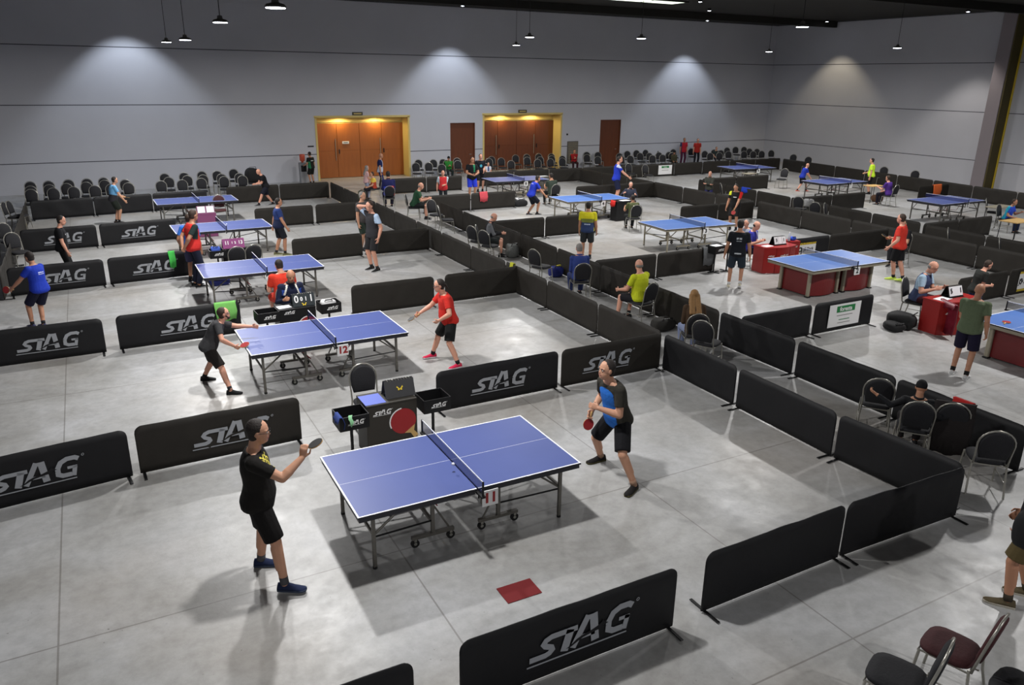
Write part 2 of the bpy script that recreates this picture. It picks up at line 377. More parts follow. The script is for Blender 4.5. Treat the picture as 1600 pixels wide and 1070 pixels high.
for x, y, z, lb in [(2.95, 7.5, 6.1, 'pendant lamp hanging out of view above table 11'), (2.9, 13.2, 6.08, 'bright pendant lamp at the top edge above table 12'), (2.93, 18.8, 6.15, 'pendant lamp on a thin cord above the third table on the left'),
                    (2.84, 24.5, 5.98, 'smallest dark pendant lamp at far left, on a long cord'), (2.9, 30.2, 6.1, 'pendant lamp hanging above the farthest left table'),
                    (14.1, 25., 6.45, 'pendant lamp on a cord left of the middle of the back wall'), (17.4, 23., 6.45, 'pendant lamp on a cord in front of the right half of the back wall'), (16.8, 15.4, 6.45, 'large pendant lamp above the red based table'),
                    (29.4, 28.8, 6.45, 'tiny pendant lamp hanging by the corner of the walls'), (29.4, 21.9, 6.45, 'pendant lamp hanging before the right wall'), (16.5, 7.6, 6.45, 'pendant lamp hanging over the nearest right table'), (29.5, 12, 6.45, 'pendant lamp hanging beyond the right edge of view'),
                    (17, 31.3, 6.45, 'pendant lamp hanging over the far middle table')]:
    lamp(x, y, z, lb, watt=300 if lb.endswith('above table 11') else None)
lamp(-2.5, -2.5, 6.1, 'added fill lamp hanging unseen behind the viewer on the left', watt=260)  # pair of unseen lamps added to brighten the near barrier fronts
lamp(8.5, -2.5, 6.1, 'added fill lamp hanging unseen behind the viewer on the right', watt=260)
def washer(x, y, label, col, watt, tx, ty):
    o = empty('wall_washer_lamp', (x, y, ZT-.02), 0, label, 'lamp')
    MB().lathe([(.09, 0), (.1, -.1), (.085, -.1), (.075, -.06), (.0, -.055)], m_foot, n=16).build('housing', o)
    MB().lathe([(0, -.09), (.08, -.094), (.08, -.1), (0, -.115)], m_bright, n=16).build('lens', o)
    l = bpy.data.lights.new('spot_light', 'SPOT'); l.energy = watt; l.spot_size = R(90); l.spot_blend = .42; l.shadow_soft_size = .05; l.color = col
    lo = bpy.data.objects.new('spot_light', l); COL.objects.link(lo); lo.parent = o; lo.location = (0, 0, -.13); lo.rotation_euler = (ty, tx, 0)
washer(2.1, 38.1, 'ceiling spot washing the left end of the back wall', (.80, .88, 1), WASH_W*2.35, 0, 0)
washer(17.6, 38.1, 'ceiling spot washing the middle of the back wall', (.80, .88, 1), WASH_W*2.35, 0, 0)
washer(33.6, 38.1, 'ceiling spot washing the right end of the back wall', (.80, .88, 1), WASH_W*2.35, 0, 0)
washer(39.5, 34.4, 'ceiling spot casting a warm glow on the right wall', (1, .86, .62), WASH_W*1.2, 0, 0)
washer(39.2, 25.6, 'ceiling spot beside the pillar on the right wall', (1, .93, .85), WASH_W*2.2, R(10), 0)
washer(25.5, 29.5, 'small ceiling lamp, left of the two beside the roof light', (1, .95, .9), WASH_W, 0, 0)
washer(29, 32.8, 'small ceiling lamp, right of the two beside the roof light', (1, .95, .9), WASH_W, 0, 0)
# roof light
rl = MB()
for i in range(2): rl.box((-.95+i*1.9, 0, 0), (1.75, .9, .04), mat('roof_glass', (235, 245, 225), .5, emit=1.6))
rl.box((0, 0, .01), (4, 1.2, .04), m_ceil)
tag(rl.build('window_1', loc=(23.8, 31.2, ZT-.04)), None, kind='structure')
# water cooler
wc = empty('water_cooler', (9.35, 39.3, 0), 0, 'grey water cooler with red bottle on top, left of the left entrance', 'water cooler')
MB().box((0, 0, .5), (.34, .34, 1.), mat('cooler_grey', (140, 142, 146), .5), bev=.02).build('cabinet', wc)
MB().box((0, -.175, .72), (.26, .02, .3), m_foot, bev=.005).build('tap_recess', wc)
MB().lathe([(.05, 1.0), (.05, 1.04), (.13, 1.1), (.135, 1.36), (.12, 1.4), (.0, 1.41)], mat('red_bottle', (196, 84, 60), .3), n=18).build('bottle', wc, smooth=True)

# ------------------------------------------------------------------ court barriers
def barrier(p0, p1, label, m=m_brown, logo=0, h=.7, sign=None, group=None, logw=1.0, lx=.5):
    p0 = V((p0[0], p0[1], 0)); p1 = V((p1[0], p1[1], 0)); d = p1-p0; W = d.length-.03; rz = atan2(d.y, d.x)
    o = empty('court_barrier', (p0+p1)/2, rz, label, 'barrier', group)
    rc = .1; xs = sorted(set([0, .008, .02, .04, .07, .1]+[W-a for a in (0, .008, .02, .04, .07, .1)]+[W*i/24 for i in range(1, 24)]))
    ph = random.uniform(0, 6); am = random.uniform(.003, .011)
    def zt(x_):
        e = min(x_, W-x_); return h if e >= rc else h-rc+sqrt(max(0, rc*rc-(rc-e)**2))
    nz = 7; vs = []; fs = []
    def off(x_, z_):
        k = sin(pi*min(max(x_/W, 0), 1)); return am*k*(sin(x_*7+ph+z_*6)+.6*sin(x_*13-z_*9+ph*2))*min(1, z_*5)
    for sd in (-1, 1):
        for x_ in xs:
            t = zt(x_)
            for j in range(nz+1):
                z_ = .025+(t-.025)*j/nz
                edge = .0 if j in (nz,) or x_ in (0, W) else 1
                vs.append((x_-W/2, sd*.014*(.35+.65*edge)+off(x_, z_), z_))
    n = nz+1; k = len(xs); o2 = k*n
    for i in range(k-1):
        for j in range(nz):
            a = i*n+j; fs.append((a, a+n, a+n+1, a+1)); b2 = a+o2; fs.append((b2, b2+1, b2+n+1, b2+n))
        fs.append((i*n+nz, (i+1)*n+nz, (i+1)*n+nz+o2, i*n+nz+o2)); fs.append((i*n, i*n+o2, (i+1)*n+o2, (i+1)*n))
    for j in range(nz): fs.append((j, j+1, j+1+o2, j+o2)); a = (k-1)*n; fs.append((a+j, a+j+o2, a+j+1+o2, a+j+1))
    MB().add(vs, fs, m).build('cloth_cover', o, smooth=True)
    for sx in (-1, 1): MB().box((sx*(W/2-.05), 0, .012), (.035, .42, .012), m_foot, bev=.003).tube([(sx*(W/2-.05), 0, .018), (sx*(W/2-.05), 0, .05)], .012, m_foot, 6).build('foot', o)
    if logo:
        T = M.Rotation(0 if logo > 0 else pi, 4, 'Z')
        logo_mb(logw, -.026, m_print, (lx-.5)*W*(1 if logo > 0 else -1), .33, T, mbk=m).build('printed_logo', o)
    return o
def row(a, b_, n, lab, ax, c, m=m_brown, logo=0, end='left end', gap=.03, names=None, c2=None):
    """n barriers from a to b_ along axis ax at the other coordinate c"""
    step = (b_-a)/n; out = []
    for i in range(n):
        u, v_ = a+i*step, a+(i+1)*step; q0 = c if c2 is None else c+(c2-c)*i/n; q1 = c if c2 is None else c+(c2-c)*(i+1)/n
        p, q = ((u, q0), (v_, q1)) if ax == 'x' else ((q0, u), (q1, v_))
        L_ = lab if n == 1 else lab+', '+ORD[i]+' from the '+end
        out.append(barrier(p, q, L_, m, logo))
    return out
B = m_black
barrier((-.45, 4.75), (1.72, 4.72), 'black barrier corner at the bottom edge, left of the nearest logo barrier', B)
barrier((2.1, 4.73), (4.42, 4.73), 'nearest black barrier with a large grey logo, below the red mat', B, 1, logw=1.08, lx=.53)
barrier((4.78, 4.76), (6.83, 4.78), 'plain black barrier right of the nearest logo barrier', B)
barrier((6.84, 4.78), (8.88, 4.72), 'black front barrier ending at the near right corner of court 11', B)
barrier((8.9, 4.74), (8.78, 6.5), 'black side barrier right of court 11, nearest of the three', B)
barrier((8.78, 6.52), (8.82, 8.5), 'black side barrier right of court 11, middle of the three', B)
barrier((8.84, 8.55), (8.86, 10.45), 'black side barrier right of court 11, farthest of the three', B)
barrier((-2.25, 10.12), (-.06, 10.38), 'black logo barrier cut by the left edge, behind the man in black', B, 1)
barrier((.0, 10.4), (2.2, 10.47), 'black logo barrier behind the head of the man in black', m_brown, 1, lx=.56)
barrier((4.32, 10.48), (6.62, 10.5), 'black logo barrier behind the right end of table 11', B, 1, lx=.5)
barrier((6.66, 10.5), (8.84, 10.5), 'dark logo barrier behind the man in blue and black', m_brown, 1, lx=.45)
barrier((-2.3, 15.85), (-.2, 15.9), 'black logo barrier at the left edge on court 12', B, 1, lx=.56)
barrier((0., 15.92), (2.32, 16.), 'black logo barrier with a green towel at its right end', B, 1, lx=.56)
barrier((4.7, 16.2), (6.72, 16.22), 'plain dark barrier behind table 12, left of the pair', m_brown)
barrier((6.98, 16.25), (9.05, 16.3), 'plain dark barrier behind the player in red on court 12', m_brown)
barrier((-2.1, 21.2), (-.03, 21.38), 'black logo barrier behind the far left player in blue', B, 1, lx=.56)
barrier((.03, 21.4), (2.2, 21.6), 'black logo barrier holding the green bottle', B, 1, lx=.5)
barrier((4.72, 21.9), (6.84, 22.), 'plain dark barrier behind the right end of the third table, left of a pair', m_brown)
barrier((6.9, 22.), (8.98, 22.), 'plain dark barrier behind the boy with a hand on his head', m_brown)
barrier((-2.1, 26.45), (-.08, 26.62), 'black logo barrier behind the player in black polo', B, 1, lx=.55)
barrier((-.03, 26.63), (2.2, 26.85), 'black logo barrier in front of the second farthest table', B, 1, lx=.5)
barrier((4.8, 27.75), (6.88, 27.8), 'plain dark barrier behind the player in dark blue', m_brown)
barrier((6.94, 27.8), (9.02, 27.9), 'plain dark barrier left of the grey haired man', m_brown)
row(-2.1, 4.0, 3, 'plain black barrier in front of the left wall chairs', 'x', 32.6, B, c2=33.2)
row(4.8, 9.15, 2, 'plain dark barrier behind the farthest left court', 'x', 33.75, m_brown, c2=33.9)
row(20.9, 32.5, 6, 'dark side barrier along the left edge of the hall', 'y', -2.2, m_brown, end='near end')
row(10.55, 33.85, 11, 'dark side barrier right of the left courts along the aisle', 'y', 8.88, m_brown, end='near end', c2=9.2)
row(5.0, 9.08, 2, 'black side barrier by the lounging man', 'y', 10.72, B, end='near end', c2=10.8)
row(9.12, 11.08, 1, 'black side barrier left of the court with the red based table', 'y', 10.8, B)
row(11.12, 26.6, 7, 'dark side barrier left of the middle courts along the aisle', 'y', 10.82, m_brown, end='near end', c2=11.3)
row(10.9, 12.92, 1, 'plain black barrier left of the green lettered banner', 'x', 10.62, B)
bf = row(12.98, 14.85, 1, 'black barrier carrying the green lettered white banner', 'x', 10.62, B)[0]
row(11.05, 15.12, 2, 'plain dark barrier behind the seated man in yellow', 'x', 16.0, m_brown)
bj = row(17.45, 19.6, 1, 'black barrier carrying the small white sign with hazard stripes', 'x', 15.85, B)[0]
row(19.65, 22.4, 1, 'plain dark barrier behind the player in orange red', 'x', 15.9, m_brown)
row(11.15, 15.35, 2, 'plain dark barrier behind the player in yellow and blue', 'x', 22.2, m_brown)
row(19.0, 22.7, 2, 'plain dark barrier behind the player in black, red and yellow', 'x', 22.1, m_brown)
row(11.3, 15.4, 2, 'dark barrier by the red towel on the far middle court', 'x', 28.25, m_brown)
row(18.4, 22.7, 2, 'dark barrier behind the azure table with number 4', 'x', 28.3, m_brown)
row(11.9, 15.55, 2, 'dark barrier below the two men on the far middle court', 'x', 33.85, m_brown)
row(16.7, 37.3, 10, 'dark barrier of the farthest row before the wall chairs', 'x', 34.6, m_brown)
row(10.7, 22.0, 5, 'dark side barrier right of the middle courts', 'y', 22.3, m_brown, end='near end', c2=22.8)
row(22.3, 34.4, 6, 'dark side barrier left of the far right courts', 'y', 22.75, m_brown, end='near end', c2=22.6)
row(7.6, 15.8, 4, 'dark aisle barrier left of the desks at the right edge', 'y', 24.0, m_brown, end='near end', c2=24.1)
row(16.1, 28.3, 6, 'dark aisle barrier left of the right courts', 'y', 24.3, m_brown, end='near end', c2=25.3)
row(24.2, 28.05, 2, 'dark barrier in front of the nearest right court table', 'x', 15.95, m_brown)
row(25.0, 29.1, 2, 'dark barrier in front of the middle right court table', 'x', 22.05, m_brown)
row(25.6, 29.95, 2, 'dark barrier in front of the farthest right court table', 'x', 28.4, m_brown)
row(15.0, 34.3, 9, 'dark barrier along the right wall', 'y', 34.9, m_brown, end='near end', c2=37.2)
row(33.0, 35.2, 1, 'dark barrier with an orange towel near the right wall', 'x', 22.3, m_brown)
barrier((17.9, 10.65), (19.95, 10.65), 'dark barrier behind the umpire desk at the right edge', m_brown)
barrier((20.0, 10.65), (22.0, 10.62), 'dark barrier with a striped sign, cut by the right edge', m_brown)

# ------------------------------------------------------------------ table tennis tables
def table(x, y, rz, label, num=None, top=m_blue, legs='chrome', group=None, numcol=None):
    o = empty('table_tennis_table', (x, y, 0), rz, label, 'table')
    L_, W = 1.37, .7625; H_ = .76
    for s in (-1, 1):
        x0, x1 = (-L_, -.006) if s < 0 else (.006, L_)
        xs = [x0, x0+.02, x1-.02, x1] if s < 0 else [x0, x1-.02, x1]
        xs = [x0, x0+.02, x1] if s < 0 else [x0, x1-.02, x1]
        ys = [-W, -W+.02, -.002, .002, W-.02, W]; mb = MB()
        for i in range(len(xs)-1):
            for j in range(5):
                ln = j in (0, 2, 4) or (s < 0 and i == 0) or (s > 0 and i == len(xs)-2)
                mb.add([(xs[i], ys[j], H_), (xs[i+1], ys[j], H_), (xs[i+1], ys[j+1], H_), (xs[i], ys[j+1], H_)], [(0, 1, 2, 3)], m_line if ln else top)
        mb.box(((x0+x1)/2, 0, H_-.0125), (x1-x0-.002, 2*W-.002, .023), m_apron)
        mb.build('tabletop', o)
        mb = MB(); mf = {'chrome': m_grey, 'beige': m_beige, 'red': m_beige}[legs]; ap = m_apron if legs == 'chrome' else m_beige; hh = .05 if legs != 'red' else .065
        for yy in (-W+.03, W-.03): mb.box(((x0+x1)/2, yy, H_-.025-hh/2), (x1-x0-.03, .03, hh), ap)
        for xx in (x0+.03, x1-.03): mb.box((xx, 0, H_-.025-hh/2), (.03, 2*W-.08, hh), ap)
        mb.build('apron', o)
        if legs != 'red':
            ex = s*1.17; ml = m_grey if legs == 'chrome' else m_beige
            for yy in (-.62, .62):
                MB().box((ex, yy, .35), (.04, .04, .66), ml, bev=.004).lathe([(.026, 0), (.026, .025), (.018, .03)], m_rubber, c=(ex, yy, 0), n=10).build('leg', o)
            b = MB(); b.box((ex, 0, .42), (.025, 1.24, .03), ml).box((ex, 0, .66), (.03, 1.24, .04), ml)
            for yy in (-.6, .6):
                b.tube([(ex, yy, .40), (s*.80, yy, .69)], .014, ml, 6)
            for yy in (-.6, .6): b.tube([(ex, yy, .38), (s*.42, yy*.75, .30)], .011, m_foot, 6)
            b.build('brace', o)
            # folding trolley under the middle of each half
            c = MB(); cx = s*.42
            for yy in (-.45, .45):
                c.box((cx, yy, .13), (.52, .045, .04), ml).box((cx, yy, .42), (.04, .04, .58), ml)
                c.tube([(cx-.2*s, yy, .16), (cx+.02*s, yy, .55)], .012, ml, 6)
            c.box((cx, 0, .28), (.035, .9, .035), ml).box((cx, 0, .70), (.05, .95, .03), ml)
            ca = c.build('trolley_frame', o)
            for yy in (-.45, .45):
                for dx in (-.22, .22):
                    cc = MB(); p = V((cx+dx, yy, .055)); cc.tube([p+V((0, -.016, 0)), p+V((0, .016, 0))], .05, m_rubber, 14); cc.tube([p+V((0, -.02, 0)), p+V((0, .02, 0))], .02, m_cframe, 8)
                    cc.box((p.x, p.y, .10), (.03, .05, .03), m_cframe); cc.build('castor', o)
            if legs == 'chrome' : MB().tube([(cx+.1*s, -.3, .66), (cx-.12*s, -.3, .38), (cx-.1*s, .3, .34)], .008, m_rred, 6).build('lock_bar', o)
        else:
            # curved red pedestal with white corner posts
            mb = MB(); cx = s*.62; pts = []
            n = 12
            for i in range(n+1): a = i/n; pts.append((cx-.46+.92*a, -.44-.12*sin(pi*a)))
            for i in range(n+1): a = 1-i/n; pts.append((cx-.46+.92*a, .44+.12*sin(pi*a)))
            k = len(pts); vs = [(p[0], p[1], z) for z in (.03, .64) for p in pts]
            mb.add(vs, [tuple(range(k))[::-1], tuple(range(k, 2*k))]+[(j, (j+1) % k, (j+1) % k+k, j+k) for j in range(k)], m_dkred); mb.build('pedestal', o)
            for xx in (cx-.5, cx+.5):
                for yy in (-.46, .46): MB().box((xx, yy, .35), (.07, .09, .66), m_beige, bev=.015).box((xx, yy, .015), (.12, .12, .03), m_foot, bev=.01).build('leg', o)
    # net
    nm = m_net if top is m_blue else m_netd
    MB().add([(0, -.90, H_+.004), (0, .90, H_+.004), (0, .90, H_+.14), (0, -.90, H_+.14)], [(0, 1, 2, 3)], nm).build('net', o)
    MB().box((0, 0, H_+.146), (.008, 1.80, .015), m_line).build('net_tape', o)
    for sy in (-1, 1):
        MB().box((0, sy*.905, H_+.06), (.022, .018, .19), m_foot, bev=.003).box((0, sy*.84, H_-.035), (.05, .16, .025), m_foot).tube([(0, sy*.80, H_-.03), (0, sy*.80, H_-.10)], .012, m_foot, 8).build('net_post', o)
    if num:
        pl = MB().box((.14, -.80, H_-.13), (.20, .012, .20), m_white, bev=.004).box((.045, -.79, H_-.1), (.03, .02, .18), m_grey).build('number_plate', o)
        q = text('number', num, .17, numcol or m_foot, pl, (.14, -.808, H_-.13), bold=.007)
    return o
TB = [('nearest blue table with number plate 11', '11', 3.3, 7.59, -.007, m_blue, 'chrome'), ('blue table with number plate 12', '12', 3.24, 13.13, .007, m_blue, 'chrome'),
      ('blue table between the umpire in red and the purple scoreboard', None, 3.26, 18.77, .001, m_blue, 'chrome'), ('blue table partly hidden by the man in the red vest', None, 3.25, 24.49, .02, m_blue, 'chrome'),
      ('farthest blue table on the left, in front of the wall chairs', None, 3.23, 30.25, .014, m_blue, 'chrome'), ('light blue table beside the umpire in olive, plate reads 4', '4', 16.89, 24.99, -.046, m_azure, 'beige'),
      ('blue table with number plate 8 behind the red towel', '8', 17.04, 31.28, -.044, m_blue, 'chrome'), ('light blue table left of the umpires at the red desk', '3', 16.69, 19.05, -.049, m_azure, 'beige'),
      ('large light blue table on a red curved base, number plate 2', '2', 16.47, 13.27, -.014, m_azure, 'red'), ('light blue table on a dark red base, cut by the right edge', None, 16.15, 7.62, -.01, m_azure, 'red'),
      ('farthest blue table, by the corner of the walls', '9', 31.02, 31.05, -.1, m_blue, 'chrome'), ('blue table with number plate 6 before the player in lime', '6', 30.51, 24.88, .003, m_blue, 'chrome'),
      ('blue table with a number plate before the right wall pillar', '5', 29.72, 18.83, .003, m_blue, 'chrome')]
for lb, nu, x, y, r_, tp, lg in TB:
    table(x, y, r_, lb, nu, tp, lg, numcol=m_rred if nu in ('11', '12') else m_foot)

# ------------------------------------------------------------------ banquet chairs
def make_chair(fabric=m_seat):
    o = empty('banquet_chair', (0, 0, -50), 0, '-', 'chair')
    mb = MB(); n = 20; prof = [(.9, .425), (1, .435), (1.0, .465), (.94, .48), (.6, .487)]
    def sq(a, r, rx, ry): c_, s_ = cos(a), sin(a); e = .55; return (rx*r*math.copysign(abs(c_)**e, c_), ry*r*math.copysign(abs(s_)**e, s_))
    mb.rings([[(sq(2*pi*j/n, r, .215, .215)[0], sq(2*pi*j/n, r, .215, .215)[1]+.01, z) for j in range(n)] for r, z in prof], fabric); mb.build('seat', o, smooth=True)
    tilt = M.Translation((0, -.22, .46)) @ M.Rotation(.2, 4, 'X')
    out = [(-.165, .08), (.165, .08), (.19, .2), (.195, .3)]+arc(0, .3, .195, .19, 0, 180, 10)[1:-1]+[(-.195, .3), (-.19, .2)]
    mb = MB(); c = V((0, 0, .28)); ny = len(out)
    rs = []
    for y_, k in ((-.03, .86), (-.022, .97), (0, 1), (.02, .97), (.032, .82)): rs.append([tilt @ V((p[0]*k, y_, .28+(p[1]-.28)*k)) for p in out])
    mb.rings(rs, fabric); mb.build('backrest', o, smooth=True)
    fr = [tilt @ V((x, -.002, z)) for x, z in [(-.2, -.02), (-.2, .1), (-.212, .3)]+arc(0, .3, .212, .21, 180, 0, 10)[1:-1]+[(.212, .3), (.2, .1), (.2, -.02)]]
    MB().tube(fr, .0125, m_cframe, 6).build('back_frame', o, smooth=True)
    MB().tube([(-.2, -.2, .425), (.2, -.2, .425), (.2, .2, .425), (-.2, .2, .425)], .011, m_cframe, 6, closed=True).tube([(-.215, .19, .2), (-.215, -.2, .2)], .008, m_cframe, 6).tube([(.215, .19, .2), (.215, -.2, .2)], .008, m_cframe, 6).build('seat_frame', o)
    for sx in (-1, 1):
        MB().tube([(sx*.2, .19, .43), (sx*.215, .21, .2), (sx*.22, .23, 0)], .0125, m_cframe, 6).build('leg', o)
        MB().tube([(sx*.2, -.2, .46), (sx*.212, -.22, .25), (sx*.22, -.28, 0)], .0125, m_cframe, 6).build('leg', o)
    return o
CH = CH
chair_a = make_chair(); chair_b = make_chair(m_wine); _used = {}
def chair(x, y, hd, label, group=None, wine=False):
    src = chair_b if wine else chair_a; rz = R(hd-90)
    if wine not in _used:
        _used[wine] = 1; src.location = (x, y, 0); src.rotation_euler.z = rz; src['label'] = label
        if group: src['group'] = group
        return src
    return dup(src, (x, y, 0), rz, label, group)
def chair_top(px, py, hd, label, group=None, wine=False):
    """chair whose backrest top is seen at this picture point"""
    p = G(px, py, .93); a = R(hd)
    return chair(p.x+cos(a)*.31, p.y+sin(a)*.31, hd, label, group, wine)
def cl(pts, sc, base): return [(base[0]+a/sc, base[1]+b/sc) for a, b in pts]
g1 = 'chairs along the left part of the back wall'
clus = [('first', [(225, 410), (228, 445), (230, 470)]), ('second', [(365, 405), (370, 435), (400, 460)]), ('third', [(515, 395), (500, 425), (555, 450)]), ('fourth', [(655, 388), (650, 415), (715, 440)]),
        ('fifth', [(782, 380), (790, 400), (840, 430)]), ('sixth', [(945, 395), (970, 420)])]
FB = ['rear', 'middle', 'front']
for nm, pts in clus:
    for i, q in enumerate(cl(pts, 4.848, (0, 200))):
        chair_top(q[0], q[1], -92, 'black banquet chair against the back wall, %s one in the %s column from the left' % ((FB if len(pts) == 3 else ['rear', 'front'])[i], nm), g1)
clus = [('first', [(178, 252), (210, 280), (150, 308)]), ('second', [(325, 245), (350, 268), (310, 300)]), ('third', [(460, 235), (470, 262), (455, 288)]), ('fourth', [(575, 232), (610, 255), (628, 275)]), ('fifth', [(700, 218), (745, 250), (768, 268)])]
for nm, pts in clus:
    for i, q in enumerate(cl(pts, 4.848, (220, 220))):
        chair_top(q[0], q[1], -95, 'black chair behind the farthest left table, %s one in the %s column from the left' % (FB[i], nm), 'chairs left of the water cooler')
mids = cl([(235, 200), (195, 252), (470, 197), (395, 245), (620, 190), (600, 272), (840, 175), (850, 215), (1340, 180), (1380, 150), (1530, 172)], 10, (630, 230))+cl([(185, 365), (255, 275), (430, 265), (435, 310), (615, 255), (640, 305), (600, 345), (815, 255), (820, 290), (800, 335), (985, 290), (985, 325)], 10, (780, 215))
mids.sort()
def near(i): return 'between the two wooden entrances' if mids[i][0] < 755 else 'in front of the right wooden entrance' if mids[i][0] < 862 else 'beside the grey ventilation grille'
cnt = {}
for i, q in enumerate(mids):
    k = near(i); cnt[k] = cnt.get(k, 0)+1
    chair_top(q[0], q[1], -100, 'black banquet chair %s, %s from the left' % (k, (ORD+['thirteenth', 'fourteenth'])[cnt[k]-1]), 'chairs in the middle of the back wall')
rt = cl([(1370, 230), (1370, 268), (1540, 230), (1540, 300)], 10, (780, 215))+cl([(75, 140), (100, 180), (190, 105), (235, 175), (325, 95), (380, 135), (455, 88), (515, 135), (560, 170), (610, 80), (655, 125), (710, 160), (865, 80), (800, 120)], 9.41, (960, 225))
rt.sort(); cc = {}
for i, q in enumerate(rt):
    k = 'right of the seated person in red' if q[0] < 975 else 'between the dark single door and the pair in red'; cc[k] = cc.get(k, 0)+1
    chair_top(q[0], q[1], -105, 'black chair %s, %s from the left' % (k, (ORD+['thirteenth', 'fourteenth', 'fifteenth'])[cc[k]-1]), 'chairs by the right part of the back wall')
rt = cl([(1130, 70), (1330, 105), (1410, 135), (1545, 130)], 9.41, (960, 225))+cl([(250, 95), (340, 55), (360, 110), (465, 45), (590, 45), (590, 110), (670, 70), (725, 110), (780, 75), (850, 105), (990, 95)], 9.41, (1100, 225))
rt.sort()
for i, q in enumerate(rt):
    chair_top(q[0], q[1], -110, 'black banquet chair by the corner of the walls, %s from the left' % (ORD+['thirteenth', 'fourteenth', 'fifteenth'])[i], 'chairs in the corner of the hall')
for (px, py), lb in zip([(1238.5, 242), (1262, 246), (1381, 262), (1430, 268)], ['left of the two behind the far right court', 'right of the two behind the far right court', 'behind the player in lime', 'draped with an orange towel']):
    p = G(px, py, .93); chair(p.x, p.y, -150, 'black banquet chair by the right wall, '+lb, 'chairs by the right wall')
# chairs at the left edge
for (px, py, b_), lb in zip([(4, 317, -20), (12, 315, -20), (2, 350, -60), (16, 365, -60)], ['leftmost, cut by the edge', 'seen side on next to the wall', 'low in front of the first two', 'nearest to the side barrier']):
    chair_top(px, py, b_, 'banquet chair at the left edge of view, '+lb, 'chairs at the left edge')
# aisle chairs: top of the backrest, bearing the sitter faces
al = [(673, 313, -75, 'behind the seated player in green, left of the pair'), (684, 322, -15, 'with silver legs turned sideways, right of the pair'), (736, 354, 20, 'left one of the two before the man in grey sleeves'), (755, 361, 25, 'right one of the two before the man in grey sleeves'),
      (834, 391, 20, 'standing alone between the two side barriers'), (1099, 503, 25, 'empty beside the long haired woman'), (1377, 594, 38, 'under the outstretched hand of the lounging man'),
      (1002-20, 256, -90, 'half hidden behind the far barriers, left of two'), (1008, 258, -90, 'half hidden behind the far barriers, right of two'), (1248, 308, 20, 'behind the barrier, left of the white bag'), (1274, 317, 20, 'behind the barrier, right of the white bag'), (1289, 318, -60, 'with an arched frame above the middle barrier'),
      (1482, 357, -60, 'showing its arched frame above the dark barrier, left of two'), (1562, 371, -60, 'showing its arched frame above the dark barrier, right of two'), (1126, 287, -30, 'beside the man with folded arms'), (1010-7, 391-61, 0, '-')]
for px, py, hd, lb in al[:-1]:
    chair_top(px, py, hd, 'banquet chair in the aisle, '+lb)
p = G(1223, 265, .93); chair(p.x, p.y, 200, 'single black banquet chair standing free on the farthest right court')
p = G(1540, 712, .46); chair(p.x, p.y, 45, 'banquet chair with silver legs right of the lounging man')
# chairs in the near right corner
q_ = G(1487, 1010, .46); chair(q_.x, q_.y, 105, 'wine seated banquet chair at the bottom right corner, nearest the standing man', wine=True)
q_ = G(1402, 1054, .46); chair(q_.x, q_.y, 112, 'dark banquet chair at the bottom right corner, left of the wine seated one')
q_ = G(1600, 1078, .46); chair(q_.x, q_.y, 100, 'banquet chair with a pale frame cut by the bottom right corner', wine=False)
# ------------------------------------------------------------------ station furniture
def ball_box(x, y, rz, label, zt=.76, red=False):
    o = empty('towel_box_stand', (x, y, 0), rz, label, 'stand')
    mb = MB(); w_, d_, h_ = .40, .36, .2; z = zt-h_/2
    for s in (-1, 1): mb.box((s*w_/2, 0, z), (.014, d_, h_), m_foot); mb.box((0, s*d_/2, z), (w_, .014, h_), m_foot)
    mb.box((0, 0, zt-h_+.008), (w_, d_, .014), m_foot); bx = mb.build('box', o)
    logo_mb(.22, -d_/2-.008, m_white, .02, z, mbk=m_foot).build('printed_logo', bx)
    MB().tube([(0, 0, .02), (0, 0, zt-h_)], .022, m_foot, 10).build('pole', o)
    MB().box((0, 0, .012), (.42, .06, .02), m_foot, bev=.004).box((0, 0, .012), (.06, .42, .02), m_foot, bev=.004).build('base', o)
    return o
def bat_print(parent, cx, cz, s, y):
    mb = MB(); T = M.Translation((cx, 0, cz)) @ M.Rotation(R(-35), 4, 'Y')
    c_ = arc(0, 0, s, s*1.02, 0, 360, 24)[:-1]; mb.prism(c_, y-.002, y, m_rred, T)
    ring = arc(0, 0, s*1.04, s*1.06, -20, 250, 20)
    mb.stroke(ring[6:15], s*.09, y-.003, y, m_white, T); mb.prism([(-s*.2, -s*1.75), (s*.2, -s*1.75), (s*.16, -s*1.2), (s*.5, -s*.86), (-s*.5, -s*.86), (-s*.16, -s*1.2)], y-.003, y, m_wood, T)
    return mb.build('printed_bat', parent)
